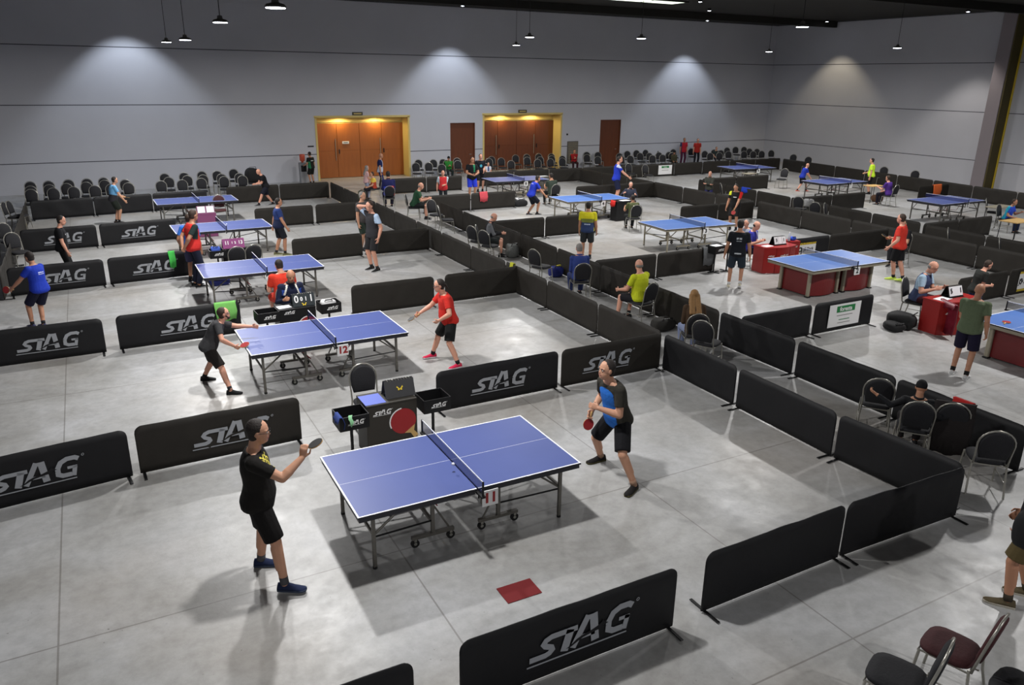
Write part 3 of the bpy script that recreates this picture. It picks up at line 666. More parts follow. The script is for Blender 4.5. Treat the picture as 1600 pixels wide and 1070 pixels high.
def flip_board(x, y, z, rz, label, col, digits=None, emblem=None, name='scoreboard', w_=.44, h_=.24, paper=False, dcol=None):
    o = empty(name, (x, y, z), rz, label, 'scoreboard')
    a = MB(); t = .35
    a.box((0, -.06, h_/2), (w_, .012, h_), col, mt=M.Rotation(-t, 4, 'X')).box((0, .06, h_/2), (w_, .012, h_), col, mt=M.Rotation(t, 4, 'X')).box((0, 0, .006), (w_, .26, .01), col)
    bd = a.build('board', o)
    T0 = M.Translation((0, -.068, h_/2)) @ M.Rotation(-t, 4, 'X')
    if paper:
        p = MB()
        for cx, ww in paper: p.box(tuple(T0 @ V((cx*w_, -.004, .01))), (ww*w_, .006, h_*.86), m_paper, mt=M.Rotation(-t, 4, 'X'))
        p.build('score_card', bd)
    if digits:
        for s_, cx, sz in digits:
            tx = text('digit', s_, sz*h_, dcol or m_white, bd, (cx*w_, -.0745-(.004 if paper else 0), h_/2+.02-.0), tilt=-t, bold=.004, sx=.9)
    MB().tube([((-.42+.84*k/72)*w_, .03*cos(k*pi/4), h_*.965+.014*sin(k*pi/4)) for k in range(73)], .0025, m_cframe, 4).build('binding_coil', bd)
    if emblem:
        e = MB(); s = .045
        for sx in (-1, 1): e.prism([(0, -.01), (sx*s*.9, s*.75), (sx*s*1.05, s*.3), (sx*s*.6, -.0), (sx*s*.7, -s*.55), (sx*s*.25, -s*.6)], -.008, 0, m_yel, T0 @ M.Translation((emblem[0], 0, emblem[1])))
        e.build('butterfly_emblem', bd)
    return o
def desk(x, y, rz, w_, d_, h_, label, m=m_foot, logo=None, bat=False):
    o = empty('umpire_desk', (x, y, 0), rz, label, 'desk')
    MB().box((0, 0, h_-.0125), (w_, d_, .025), m, bev=.004).build('desktop', o)
    f = MB().box((0, -d_/2+.015, h_/2-.01), (w_-.01, .02, h_-.03), m); fo = f.build('front_panel', o)
    for s in (-1, 1): MB().box((s*(w_/2-.01), 0, h_/2-.01), (.02, d_-.02, h_-.03), m).build('side_panel', o)
    if logo: logo_mb(logo[0], -d_/2+.004, m_white, logo[1], logo[2], mbk=m).build('printed_logo', fo)
    if bat: bat_print(fo, *bat, -d_/2+.004)
    return o
def curved_desk(x, y, rz, label, w_=1.15):
    o = empty('umpire_desk', (x, y, 0), rz, label, 'desk'); mb = MB(); n = 14; h_ = .74
    fr = [(-w_/2+w_*i/n, -.22-.16*sin(pi*i/n)) for i in range(n+1)]; bk = [(w_/2, .22), (-w_/2, .22)]; pts = fr+bk; k = len(pts)
    MB().add([(p[0]*1.02, p[1]*1.03, z) for z in (h_-.03, h_) for p in pts], [tuple(range(k))[::-1], tuple(range(k, 2*k))]+[(j, (j+1) % k, (j+1) % k+k, j+k) for j in range(k)], m_red).build('desktop', o)
    seg = [(0, 4), (4, 10), (10, n)]
    for a, b_ in seg:
        q = fr[a:b_+1]; kk = len(q); q2 = q+[(p[0]*.99, p[1]+.02) for p in q[::-1]]; kk = len(q2)
        q2 = [(p[0]+(.008 if i in (0, kk-1) else -.008 if i in (kk//2-1, kk//2) else 0), p[1]) for i, p in enumerate(q2)]
        MB().add([(p[0], p[1], z) for z in (.01, h_-.03) for p in q2], [tuple(range(kk))[::-1], tuple(range(kk, 2*kk))]+[(j, (j+1) % kk, (j+1) % kk+kk, j+kk) for j in range(kk)], m_red).build('front_panel', o)
    for s in (-1, 1): MB().box((s*(w_/2-.012), .0, .36), (.02, .42, .7), m_red).build('side_panel', o)
    logo_mb(.30, -.22-.165, m_white, .0, .48, mbk=m_red).build('printed_logo', o)
    logo_mb(.16, 0, m_white, 0, 0, T=M.Translation((-w_/2+.17, -.335, .5)) @ M.Rotation(-.55, 4, 'Z'), mbk=m_red).build('printed_logo', o)
    return o
def sheet(x, y, z, rz, label, w_=.3, d_=.21, m=m_paper, name='score_sheet', cat='paper'):
    return tag(MB().box((0, 0, .002), (w_, d_, .004), m).build(name, loc=(x, y, z), rz=rz), label, cat)
def drape(name, x, y, z, rz, w_, front, back, m, label, cat='towel', top=.05):
    """cloth hanging over an edge at height z"""
    n = 14; mb = MB(); prof = [(-top/2-.012, z-front), (-top/2-.02, z-front*.5), (-top/2-.006, z-.02), (-top/2+.01, z+.012), (top/2-.01, z+.012), (top/2+.006, z-.02), (top/2+.014, z-back*.5), (top/2+.018, z-back)]
    vs = []; k = len(prof)
    for side in (0, 1):
        for i in range(n+1):
            u = i/n
            for j, (yy, zz) in enumerate(prof):
                wv = .012*sin(u*17+j)*(1 if j in (0, 1, 6, 7) else .3); sgn = -1 if j < k/2 else 1
                vs.append(((u-.5)*w_*(1-.12*(j in (0, 7)))+.01*sin(j*2), yy+sgn*(abs(wv)+.006*side), zz+(.02*sin(u*9) if j in (0, 7) else 0)+.006*side*(j in (3, 4))))
    fs = []; o2 = (n+1)*k
    for i in range(n):
        for j in range(k-1):
            a = i*k+j; fs.append((a, a+k, a+k+1, a+1)); fs.append((a+o2, a+o2+1, a+o2+k+1, a+o2+k))
        for j in (0, k-1): a = i*k+j; fs.append((a, a+o2, a+o2+k, a+k))
    for i in (0, n):
        for j in range(k-1): a = i*k+j; fs.append((a, a+1, a+1+o2, a+o2))
    mb.add(vs, fs, m); return tag(mb.build(name, loc=(x, y, 0), rz=rz, smooth=True), label, cat)
def lump(name, x, y, z, r_, m, label, cat, seed=1, rz=0, parts=None):
    """soft bag: squashed rounded body with folds"""
    o = empty(name, (x, y, z), rz, label, cat); mb = MB(); rnd = random.Random(seed); ph = [rnd.uniform(0, 6) for _ in range(4)]; n = 20; k = 9; rs = []
    for i in range(k+1):
        a = -pi/2+pi*i/k; row_ = []
        for j in range(n):
            t = 2*pi*j/n; w_ = 1+.06*sin(3*t+ph[0]+a*2)+.05*sin(5*t+ph[1])
            cx = math.copysign(abs(cos(t))**.55, cos(t)); cy = math.copysign(abs(sin(t))**.55, sin(t)); cr = max(.02, abs(cos(a))**.33)
            row_.append((r_[0]*cr*cx*w_, r_[1]*cr*cy*w_, r_[2]*(1+math.copysign(abs(sin(a))**.8, sin(a)))*(1+.04*sin(2*t+ph[2]))))
        rs.append(row_)
    mb.rings(rs, m).build('bag_body', o, smooth=True)
    MB().tube([(-r_[0]*.5, -r_[1]*.6, r_[2]*1.75), (-r_[0]*.45, -r_[1]*.9, r_[2]*2.25), (r_[0]*.45, -r_[1]*.9, r_[2]*2.25), (r_[0]*.5, -r_[1]*.6, r_[2]*1.75)], .012, m_foot, 6).build('handle', o)
    return o
def bottle(x, y, z, m, label, h_=.24, r_=.035):
    o = empty('water_bottle', (x, y, z), 0, label, 'bottle')
    MB().lathe([(r_*.9, 0), (r_, .01), (r_, h_*.7), (r_*.5, h_*.86), (r_*.45, h_*.92)], m, n=14).build('bottle_body', o, smooth=True)
    MB().lathe([(r_*.5, h_*.9), (r_*.5, h_), (0, h_)], m_white, n=10).build('cap', o); return o
# court 11
desk(3.24, 9.68, 0, .74, .46, .80, 'dark umpire desk printed with a red bat, behind table 11', mat('desk_charcoal', (44, 40, 34), .6), (.26, -.14, .60+.06), (.16, .48, .19))
flip_board(3.42, 9.68, .8, 0, 'closed grey flip scoreboard with a yellow butterfly on the desk behind table 11', mat('board_grey', (52, 52, 54), .6), emblem=(0, 0))
sheet(3.02, 9.66, .8, 0, 'blue folder lying on the umpire desk behind table 11', .3, .36, mat('folder_blue', (96, 112, 196), .5), 'folder', 'folder')
ball_box(2.66, 9.5, 0, 'towel box stand with a blue cloth, left of the umpire desk behind table 11')
drape('towel', 2.47, 9.4, .762, pi/2, .22, .17, .08, mat('towel_navy', (40, 62, 130), .9), 'blue cloth hanging over the left towel box behind table 11', top=.04)
drape('towel', 2.6, 9.31+.0, .763, 0, .05, .12, .05, mat('towel_mint', (150, 210, 160), .9), 'small mint green cloth corner on the left towel box', top=.03)
ball_box(3.87, 9.5, 0, 'towel box stand right of the umpire desk behind table 11', .78)
chair(3.2, 10.38, -92, 'black banquet chair behind the umpire desk of table 11')
tag(MB().box((0, 0, .004), (.40, .27, .008), mat('mat_red', (112, 24, 28), .9, var=.1, scale=60)).build('floor_mat', loc=(3.335, 5.91, 0), rz=-.01), 'small red rectangular mat on the floor between table 11 and the nearest barrier', 'mat')
# balls
def ball(x, y, z, label):
    return tag(MB().ell((0, 0, 0), ((1, 0, 0), (0, 1, 0), (0, 0, 1)), (.02, .02, .02), m_line, 14, 10).build('ball', smooth=True, loc=(x, y, z)), label, 'ball')
p = G(708, 725, .86); ball(p.x, p.y, .86, 'white ball in flight beside the net of table 11')
p = G(354, 350, .80); ball(p.x, p.y, .80, 'white ball in flight over the second farthest left table')
# court 12
desk(3.2, 14.98, .03, .72, .44, .76, 'black umpire desk with a flip scoreboard, behind table 12', m_foot, (.2, -.16, .68), (.2, .36, .2))
flip_board(3.36, 14.95, .76, .03, 'black flip scoreboard showing 0 0 1 1 behind table 12', mat('board_dark', (24, 34, 38), .6), [('0', -.33, .8), ('0', -.1, .45), ('1', .1, .45), ('1', .34, .8)], emblem=(0, -.085))
sheet(2.98, 14.95, .76, .1, 'white score sheet on the desk behind table 12', .26, .2)
ball_box(2.62, 14.85, .05, 'towel box stand left of the desk behind table 12')
ball_box(3.88, 14.98, .05, 'towel box stand holding a white glove and shoes, right of the desk behind table 12')
lump('towel', 3.86, 14.98, .62, (.15, .12, .09), mat('towel_white', (205, 205, 205), .9, var=.15), 'crumpled white towel in the right box behind table 12', 'towel', 3)
drape('towel', 2.02, 15.97, .705, .02, .42, .36, .25, mat('towel_green', (120, 190, 96), .95, var=.15), 'light green towel draped over the barrier behind the man in grey', top=.05)
# court 13
st = desk(3.05, 21.2, 0, .6, .4, .76, 'dark umpire desk with a purple scoreboard, behind the third left table', m_foot)
flip_board(3.05, 21.15, .76, 0, 'purple flip scoreboard showing 11 and 13', mat('board_purple', (128, 52, 110), .6), [('11', -.3, .55), ('1', -.06, .35), ('2', .08, .35), ('13', .32, .55)], w_=.55)
ball_box(2.62, 21.05, 0, 'towel box stand with a blue towel behind the third left table')
lump('towel', 2.58, 21.05, .66, (.12, .1, .09), mat('towel_royal', (60, 90, 180), .9, var=.15), 'blue towel stuffed in a stand behind the third left table', 'towel', 4)
chair(3.42, 21.15-.5, 91, 'black banquet chair before the purple scoreboard, right one')
chair(2.98, 21.0-.45, 91, 'black banquet chair before the purple scoreboard, left one')
p = G(283, 396, .7); drape('towel', 1.55, 21.53, .705, .09, .16, .42, .2, mat('towel_bright_green', (70, 190, 80), .9, var=.2), 'narrow bright green towel over the black logo barrier', top=.04)
lump('sports_bag', 2.5, 20.3, 0, (.25, .16, .16), mat('bag_blue', (34, 44, 120), .8), 'blue and black bag on the floor behind the man in the red vest', 'bag', 6)
# court 14
desk(3.15, 27.1, 0, .6, .4, .76, 'purple sided umpire desk by the second farthest left table', mat('desk_purple', (120, 60, 100), .7))
flip_board(3.15, 27.05, .76, 0, 'white carded scoreboard left of the red seated chair', mat('board_red', (120, 60, 100), .6), None, paper=[(-.25, .42), (.25, .42)], w_=.55)
chair_top(322, 324, 85, 'black banquet chair draped with a blue jacket before the white scoreboard')
q_ = G(344, 328, .46); chair(q_.x, q_.y, -95, 'banquet chair with a wine red seat right of the white scoreboard', wine=True)
p = G(322, 324, .93); drape('jacket', p.x, p.y, .95, 0, .3, .4, .2, cloth((38, 52, 130)), 'blue jacket hung on a chair near the second farthest left table', 'jacket')
# court 2 station (red)
curved_desk(16.75, 15.35, -.06, 'red curved umpire desk behind the red based table')
flip_board(16.85, 15.35, .74, -.06, 'white carded scoreboard on the red curved desk', m_foot, [('3', -.3, .5), ('1', .3, .5)], paper=[(-.32, .3), (0, .3), (.32, .3)], dcol=m_foot)
sheet(16.4, 15.3, .74, .1, 'white score sheet on the red curved desk before the umpire in blue')
o = desk(17.62, 15.55, -.1, .34, .36, .76, 'small red side stand with a blue cloth, right of the curved red desk', m_red, (.16, 0, .6))
lump('towel', 17.62, 15.55, .76, (.11, .09, .05), cloth((50, 80, 190)), 'blue cloth on the small red stand', 'towel', 8)
bottle(17.45, 15.5, .76, mat('bottle_clear', (190, 200, 215), .2), 'clear bottle on the small red stand', .26)
ball_box(15.05, 15.9, .1, 'towel box stand left of the red curved desk, left of the pair', .76)
ball_box(15.48, 15.85, .1, 'towel box stand left of the red curved desk, right of the pair', .76)
for (px, py), s in zip([(1121, 377), (1150, 377)], ('left', 'right')):
    p = G(px, py, .77); sheet(15.05 if s == 'left' else 15.48, 15.88, .765, .1, 'white papers on the %s towel box before the red desk' % s, .3, .24)
drape('towel', 14.9, 16.0, .705, 0, .45, .5, .3, mat('towel_grey', (96, 98, 100), .95, var=.3, scale=20), 'grey patterned towel over the barrier left of the red desk')
# court 1 station
curved_desk(16.0, 9.62, -.06, 'red curved umpire desk at the right edge, with a wine jacket hanging on it')
flip_board(16.1, 9.66, .74, -.06, 'white carded scoreboard on the right edge red desk', m_foot, [('5', -.33, .6), ('1', .33, .6)], paper=[(-.32, .3), (0, .34), (.32, .3)], dcol=m_foot)
sheet(15.7, 9.6, .74, .1, 'score sheet on the right edge red desk before the seated umpire', .4, .22)
drape('jacket', 15.47, 9.3, .76, 1.1, .55, .68, .1, mat('wine_satin', (110, 22, 40), .35, var=.3, scale=9), 'shiny wine red jacket hanging down the left side of the right edge desk', 'jacket', top=.06)
lump('sports_bag', 15.25, 10.15, 0, (.2, .3, .17), mat('bag_black', (18, 18, 20), .8), 'black sports bag on the floor beside the right edge desk', 'bag', 2, rz=.3)
lump('sports_bag', 14.95, 10.1, 0, (.17, .22, .09), mat('bag_black', (18, 18, 20), .8), 'low black bag lying left of the black sports bag', 'bag', 17, rz=-.3)
p = G(1570, 505, .77)
def racket(loc, d, n, label, front=m_rred, back=m_rblk):
    """blade direction d, red face normal n; loc is the grip"""
    d = V(d).normalized(); n = V(n); n = (n-d*n.dot(d)).normalized(); w_ = d.cross(n)
    T = M.Translation(loc) @ M((( w_.x, n.x, d.x, 0), (w_.y, n.y, d.y, 0), (w_.z, n.z, d.z, 0), (0, 0, 0, 1)))
    o = empty('table_tennis_bat', loc, 0, label, 'bat'); o.matrix_world = T
    pl = [(.076*cos(a), .125+.08*sin(a)) for a in [2*pi*i/24 for i in range(24)]]
    MB().prism(pl, -.003, .003, m_wood).build('blade', o)
    MB().prism([(x*.97, .127+(z-.125)*.95) for x, z in pl], .003, .007, front).build('rubber', o)
    MB().prism([(x*.97, .127+(z-.125)*.95) for x, z in pl], -.007, -.003, back).build('rubber', o)
    MB().rings([[(r_*1.15*cos(a), r_*.8*sin(a), z) for a in [2*pi*i/10 for i in range(10)]] for r_, z in ((.013, -.05), (.014, -.045), (.011, 0), (.012, .05))], m_wood).build('grip', o, smooth=True)
    return o
racket((p.x, p.y, .768), (1, .3, 0), (0, 0, 1), 'red bat lying on the table at the right edge')
# banners
def banner(parent_b, w_, h_, cx, label, kind):
    bx = parent_b; rz = bx.rotation_euler.z; c = bx.location; T = M.Rotation(rz, 4, 'Z'); off = T @ V((cx, -.03, 0))
    o = empty('banner_sign', (c.x+off.x, c.y+off.y, .36), rz, label, 'sign')
    MB().box((0, 0, 0), (w_, .006, h_), m_white, bev=.001).build('banner_sheet', o); m_gr = mat('print_green', (28, 120, 62), .6)
    if kind == 'foresta':
        MB().box((.02, -.0045, h_*.27), (w_*.58, .003, h_*.28), m_gr).build('green_panel', o)
        text('banner_text', 'foresta', h_*.27, m_white, o, (.02, -.007, h_*.26), bold=.003)
        MB().box((0, -.0045, -.005), (w_*.5, .002, .012), m_grey).build('fine_print', o); MB().box((0, -.0045, -h_*.2), (w_*.34, .002, .016), m_gr).build('fine_print', o); MB().box((0, -.0045, -h_*.34), (w_*.4, .002, .01), m_grey).build('fine_print', o)
    elif kind == 'js':
        st_ = MB()
        for i in range(12):
            for zz in (h_/2+.03, -h_/2-.03): st_.prism([(-w_/2+w_*i/12, zz-.03), (-w_/2+w_*(i+.55)/12, zz-.03), (-w_/2+w_*(i+1)/12, zz+.03), (-w_/2+w_*(i+.45)/12, zz+.03)], -.004, -.002, m_yel)
        st_.box((0, .002, 0), (w_, .004, h_+.12), m_foot).build('hazard_stripes', o)
        d = MB(); T2 = M.Translation((-w_*.3, 0, 0)) @ M.Rotation(pi/4, 4, 'Y'); d.stroke([(-.05, -.05), (.05, -.05), (.05, .05), (-.05, .05), (-.05, -.05)], .03, -.007, -.004, m_foot, T2); d.build('diamond_mark', o)
        text('banner_text', 'JS Slack', h_*.5, m_foot, o, (w_*.13, -.005, 0), bold=.003)
    else:
        MB().box((0, -.004, h_*.3), (w_*.55, .003, h_*.22), m_gr).build('green_panel', o)
        text('banner_text', 'foresta', h_*.18, m_white, o, (0, -.007, h_*.3)); MB().box((0, -.004, -.02), (w_*.5, .002, .02), m_grey).build('fine_print', o)
    return o
banner(bf, .98, .5, 0, 'white banner with a green foresta panel on the barrier before the red based table', 'foresta')
banner(bj, .82, .27, .05, 'white JS Slack sign with yellow hazard stripes on the barrier behind the red based table', 'js')
for ob in list(COL.objects):
    if ob.get('label', '').startswith('dark barrier with a striped sign'): br = ob
    if ob.get('label', '').startswith('dark barrier of the farthest row before the wall chairs, sixth'): bg = ob
banner(br, .5, .4, -.35, 'white sign with yellow stripes cut by the right edge', 'js')
banner(bg, .95, .5, .35, 'small white sign with a green panel on the farthest barrier row', 'x')
# other hung cloths and bags
p = G(748, 386, .7); drape('towel', 8.975, 16.55, .71, pi/2+.02, .16, .5, .25, mat('towel_lime', (176, 176, 40), .9, var=.15), 'olive yellow cloth hanging over the aisle barrier')
p = G(760, 302, .7); drape('towel', p.x, 28.25, .71, 0, .36, .38, .2, mat('towel_red', (200, 74, 84), .9, var=.2, scale=25), 'red patterned towel over the far middle barrier')
p = G(1430, 278, .7); drape('towel', 34.3, 22.3, .71, 0, .6, .45, .3, mat('towel_orange', (232, 110, 50), .9, var=.1), 'orange towel on the barrier near the right wall')
p = G(1162, 300, .7); drape('jacket', 25.05, 24.95, .71, pi/2, .5, .4, .2, cloth((40, 70, 190)), 'blue jacket behind the player in black, red and yellow', 'jacket')
p = G(812, 322); lump('sports_bag', p.x, p.y, 0, (.3, .2, .14), mat('bag_black', (18, 18, 20), .8), 'black and white bag behind the player in blue at the light blue table 4', 'bag', 5)
lump('towel', p.x-.05, p.y, .255, (.16, .12, .05), mat('towel_white', (205, 205, 205), .9), 'white towel on the bag near table 4', 'towel', 9)
p = G(800, 402); lump('sports_bag', p.x, p.y, 0, (.18, .18, .2), mat('bag_pattern', (96, 98, 96), .8, var=.6, scale=30), 'patterned dark bag at the feet of the man in grey sleeves', 'bag', 10)
p = G(1035, 515); lump('backpack', p.x, p.y, 0, (.26, .18, .13), mat('bag_dark', (30, 28, 24), .8, var=.3, scale=20), 'dark backpack on the floor left of the long haired woman', 'bag', 11)
p = G(1262, 322, .5); lump('sports_bag', p.x, p.y, .48, (.2, .15, .15), mat('bag_white', (150, 150, 150), .8, var=.4, scale=20), 'grey patterned bag on an aisle chair behind the middle barriers', 'bag', 12)
p = G(868, 432); lump('sports_bag', p.x, p.y, 0, (.2, .14, .14), mat('bag_blue', (34, 44, 120), .8), 'blue bag behind the person in blue in the aisle', 'bag', 13)
drape('towel', p.x+.08, p.y-.02, .30, .3, .14, .26, .1, mat('towel_yellow', (214, 200, 40), .9), 'yellow cloth beside the aisle chair of the person in blue')
p = G(945, 345); drape('towel', p.x+.3, p.y-.1, .745, pi/2, .3, .5, .2, cloth((196, 40, 36)), 'red towel hanging at the umpire desk of table 4')
desk(p.x+.75, p.y-.1, 0, .9, .4, .74, 'dark umpire desk in front of table 4', m_foot)
q = G(982, 300, .76); sheet(p.x+.8, p.y-.1, .74, .1, 'white score sheet on the desk in front of table 4', .4, .26)
p = G(845, 300); desk(p.x+.1, p.y, 0, .6, .35, .74, 'small umpire desk in front of table 8', m_grey)
sheet(p.x+.1, p.y, .74, 0, 'white score sheet in front of table 8', .4, .26)
# wooden and folding desks on the right
def folding_desk(x, y, rz, w_, d_, label, top):
    o = empty('folding_desk', (x, y, 0), rz, label, 'desk'); MB().box((0, 0, .73), (w_, d_, .03), top, bev=.004).build('desktop', o)
    for sx in (-1, 1):
        for sy in (-1, 1): MB().tube([(sx*(w_/2-.05), sy*(d_/2-.04), .72), (sx*(w_/2-.03), sy*(d_/2-.03), 0)], .014, m_foot, 6).build('leg', o)
    return o
folding_desk(30.2, 17.0, .1, 1.2, .5, 'grey folding desk right of the table with the number plate by the pillar', m_beige)
p = G(1590, 345, .73); folding_desk(p.x, p.y, 0, 1.1, .6, 'wooden topped desk before the person in turquoise at the right edge', m_wood)
p = G(1365, 290, .73); folding_desk(p.x, p.y, 0, .8, .5, 'small wooden desk before the umpire in purple', m_wood)
lump('sports_bag', G(1370, 315).x, G(1370, 315).y, 0, (.25, .2, .15), mat('bag_brown', (90, 60, 36), .8), 'brown bag under the desk of the umpire in purple', 'bag', 14)
p = G(1105, 262, .74); folding_desk(29.1, 28.9, 0, .7, .4, 'small desk in front of the farthest right table', m_beige)
# coat heap on a chair by the back wall
chair_top(393, 268, -95, 'chair under a heap of black coats by the back wall')
p = G(393, 268, .93); lump('coat_heap', p.x, p.y-.15, .45, (.3, .25, .32), mat('bag_black', (18, 18, 20), .8), 'heap of black coats on a chair behind the bald player in black', 'coat', 15)

# ------------------------------------------------------------------ people
JOBS = []; DEBUG = 'DBG' in __import__('os').environ
def remesh(mb, name, parent, vox, mat_fn=None, mats=None, smooth=3):
    me = bpy.data.meshes.new(name); me.from_pydata([tuple(v) for v in mb.v], [], mb.f); me.update(); bmfix(me)
    o = bpy.data.objects.new(name, me); COL.objects.link(o); o.parent = parent
    r = o.modifiers.new('r', 'REMESH'); r.mode = 'VOXEL'; r.voxel_size = vox; r.adaptivity = 0
    s = o.modifiers.new('s', 'SMOOTH'); s.factor = .5; s.iterations = smooth
    JOBS.append((o, mats or mb.mats, mat_fn)); return o
def finish():
    dg = bpy.context.evaluated_depsgraph_get()
    for o, mats, fn in JOBS:
        me = bpy.data.meshes.new_from_object(o.evaluated_get(dg), depsgraph=dg)
        old = o.data; o.modifiers.clear(); me.name = o.name; o.data = me; bpy.data.meshes.remove(old)
        me.materials.clear()
        for m in mats: me.materials.append(m)
        if fn: me.polygons.foreach_set('material_index', [fn(p.center) for p in me.polygons])
        me.polygons.foreach_set('use_smooth', [True]*len(me.polygons)); me.update()
def cap(mb, p, q, r1, r2, m, n=12, flat=False, k=(1, 1)):
    """tapered limb between two joints with round ends; k squashes the section"""
    p = V(p); q = V(q); d = q-p; L_ = d.length; d = d/L_ if L_ > 1e-6 else V((0, 0, 1)); u = d.orthogonal().normalized(); w_ = d.cross(u); rs = []
    def rg(c, r_): return [c+u*r_*cos(2*pi*j/n)+w_*r_*sin(2*pi*j/n) for j in range(n)]
    if flat: rs = [rg(p, r1), rg(q, r2)]
    else:
        for i in range(4): a = pi/2*(1-i/4); rs.append(rg(p-d*r1*sin(a), max(.001, r1*cos(a))))
        rs.append(rg(p, r1)); rs.append(rg(q, r2))
        for i in range(1, 5): a = pi/2*i/4; rs.append(rg(q+d*r2*sin(a), max(.001, r2*cos(a))))
    mb.rings(rs, m); return mb
def ik(a, b_, l1, l2, pole):
    d = b_-a; L_ = d.length; mx = (l1+l2)*.995
    if L_ > mx: b_ = a+d*(mx/L_); d = b_-a; L_ = mx
    L_ = max(L_, abs(l1-l2)+.02); x = (l1*l1-l2*l2+L_*L_)/(2*L_); h = sqrt(max(1e-6, l1*l1-x*x)); dn = d.normalized(); pv = V(pole); pv = (pv-dn*pv.dot(dn))
    pv = pv.normalized() if pv.length > 1e-5 else dn.orthogonal()
    return a+dn*x+pv*h, b_
def person(label, at=None, feet=None, b=None, hd=None, top=None, H=None, pose='stand', lean=4, side=0, twist=0, hip=None, hipxy=(0, 0), hl=None, hr=None, el=None, er=None, hy=0, hp=0,
           shirt=(40, 40, 44), shirt_fn=None, shirt_mats=None, sleeve='short', shorts=(22, 22, 26), legs='short', shoes=(28, 28, 30), sole=(200, 200, 200), socks=(30, 30, 34), hair='dark', style='short', skin=None,
           belly=.015, wide=1.04, det=1, glasses=False, grip=(.5, .5), pnl=None, pnr=None, hdl=None, hdr=None, fl=None, fr=None, tl=0, tr=0, extra=None, zoff=0., female=False, lift=(0, 0), knl=None, knr=None, collar=None, beard=None):
    skin = skin or m_skin; sit = pose == 'sit'
    # where the figure stands and which way it faces
    if feet: gl, gr = (G(*feet[0]), G(*feet[1])); org = (gl+gr)/2
    elif at is None: org = G(top[0], top[1], 1.3 if sit else 1.7)
    else: org = V((at[0], at[1], 0)) if not (len(at) == 3) else G(at[0], at[1])
    ref = feet[0] if feet else None
    if hd is None:
        d = V((org.x, org.y)); hd = math.degrees(atan2(d.y, d.x))+(b-90)
    a = R(hd-90); Rz = M.Rotation(a, 3, 'Z'); Ri = Rz.transposed()
    fwd = V((0, 1, 0))
    if hip is None: hip = .53 if sit else .905
    def build_pose(s):
        P = V((hipxy[0], hipxy[1], hip)); J = {}
        # spine
        def frame(t):
            k = min(max(t/.5, 0), 1); th = R(lean*((.75+.25*k) if sit else (.45+.55*k))); ro = R(side*(.3+.7*k)); tw = R(twist*k)
            return M.Rotation(ro, 3, 'Y') @ M.Rotation(-th, 3, 'X') @ M.Rotation(tw, 3, 'Z')
        def spine(t):
            p = P.copy(); n = 8; sg = 1 if t >= 0 else -1
            for i in range(n): p += frame(t*(i+.5)/n) @ V((0, 0, t/n))
            return p
        J['frame'] = frame; J['spine'] = spine
        F5 = frame(.5); J['F5'] = F5; J['neck'] = spine(.53)
        hf = M.Rotation(R(twist*.6+hy), 3, 'Z') @ M.Rotation(-R(lean*.35+hp), 3, 'X')
        J['hf'] = hf; nk = spine(.53)+(F5 @ V((0, .02, .052))); J['nk2'] = nk; J['head'] = nk+hf @ V((0, .028, .118))
        J['crown'] = J['head']+hf @ V((0, -.01, .125))
        for sd, nm in ((-1, 'L'), (1, 'R')):
            J['s'+nm] = spine(.465)+F5 @ V((sd*.172*wide, 0, 0)); J['h'+nm] = P+frame(0) @ V((sd*.092, 0, 0))
        return J
    J = build_pose(1); s = (H or 1.75)/1.75
    if feet: up = lambda z, s: None
    if top:
        lo, hi_ = .7, 1.3; cr = Rz @ J['crown']
        for _ in range(25):
            s = (lo+hi_)/2
            if pjy(org+cr*s) < top[1]: hi_ = s
            else: lo = s
        s = min(max((lo+hi_)/2, .62), 1.17)
    else: s = (H or 1.75)/1.75
    if top and not feet:
        if at is None:
            s = (H or 1.75)/1.75; cw = Rz @ J['crown']*s; g = G(top[0], top[1], cw.z+zoff); org = V((g.x-cw.x, g.y-cw.y, 0))
        else:
            q = _ci @ (org+Rz @ J['crown']*s); dxm = (800-FPX*q.x/q.z-top[0])*(-q.z)/FPX; org = org-V((cos(YAW), -sin(YAW), 0))*dxm
    if DEBUG and top:
        q = _ci @ (org+Rz @ J['crown']*s); print('DBG %-60s dx %.0f dy %.0f s %.2f' % (label[:60], 800-FPX*q.x/q.z-top[0], 535+FPX*q.y/q.z-top[1], s))
    o = empty('person', (org.x, org.y, zoff), a, label, 'person')
    # feet
    def tgt(v, z): return V((v[0], v[1], z))
    if feet: lf = (Ri @ (gl-org))/s; rf = (Ri @ (gr-org))/s
    elif sit: lf, rf = V((fl or (-.12, .42))).to_3d(), V((fr or (.12, .42))).to_3d()
    else: lf, rf = V((fl or (-.11, 0))).to_3d(), V((fr or (.11, 0))).to_3d()
    if feet and fl: lf = lf+V(fl).to_3d()
    lf.z = .085+lift[0]; rf.z = .085+lift[1]
    hL, hR = J['hL'], J['hR']
    kL, lf2 = ik(hL, lf, .43, .415, knl or (-.15, 1, .1)); kR, rf2 = ik(hR, rf, .43, .415, knr or (.15, 1, .1))
    # arms
    base = {'stand': (V((-.24, .04, .80)), V((.24, .04, .80))), 'sit': (V((-.14, .34, .62)), V((.14, .34, .62)))}[pose]
    wl = V(hl) if hl else base[0]+V((hipxy[0], hipxy[1], hip-(.53 if sit else .905))); wr = V(hr) if hr else base[1]+V((hipxy[0], hipxy[1], hip-(.53 if sit else .905)))
    eL, wl = ik(J['sL'], wl, .295, .255, el or (-.35, -1, -.5)); eR, wr = ik(J['sR'], wr, .295, .255, er or (.35, -1, -.5))
    vox = {0: .0165, 1: .0115, 2: .0068}[det]*1.0
    frm, sp = J['frame'], J['spine']
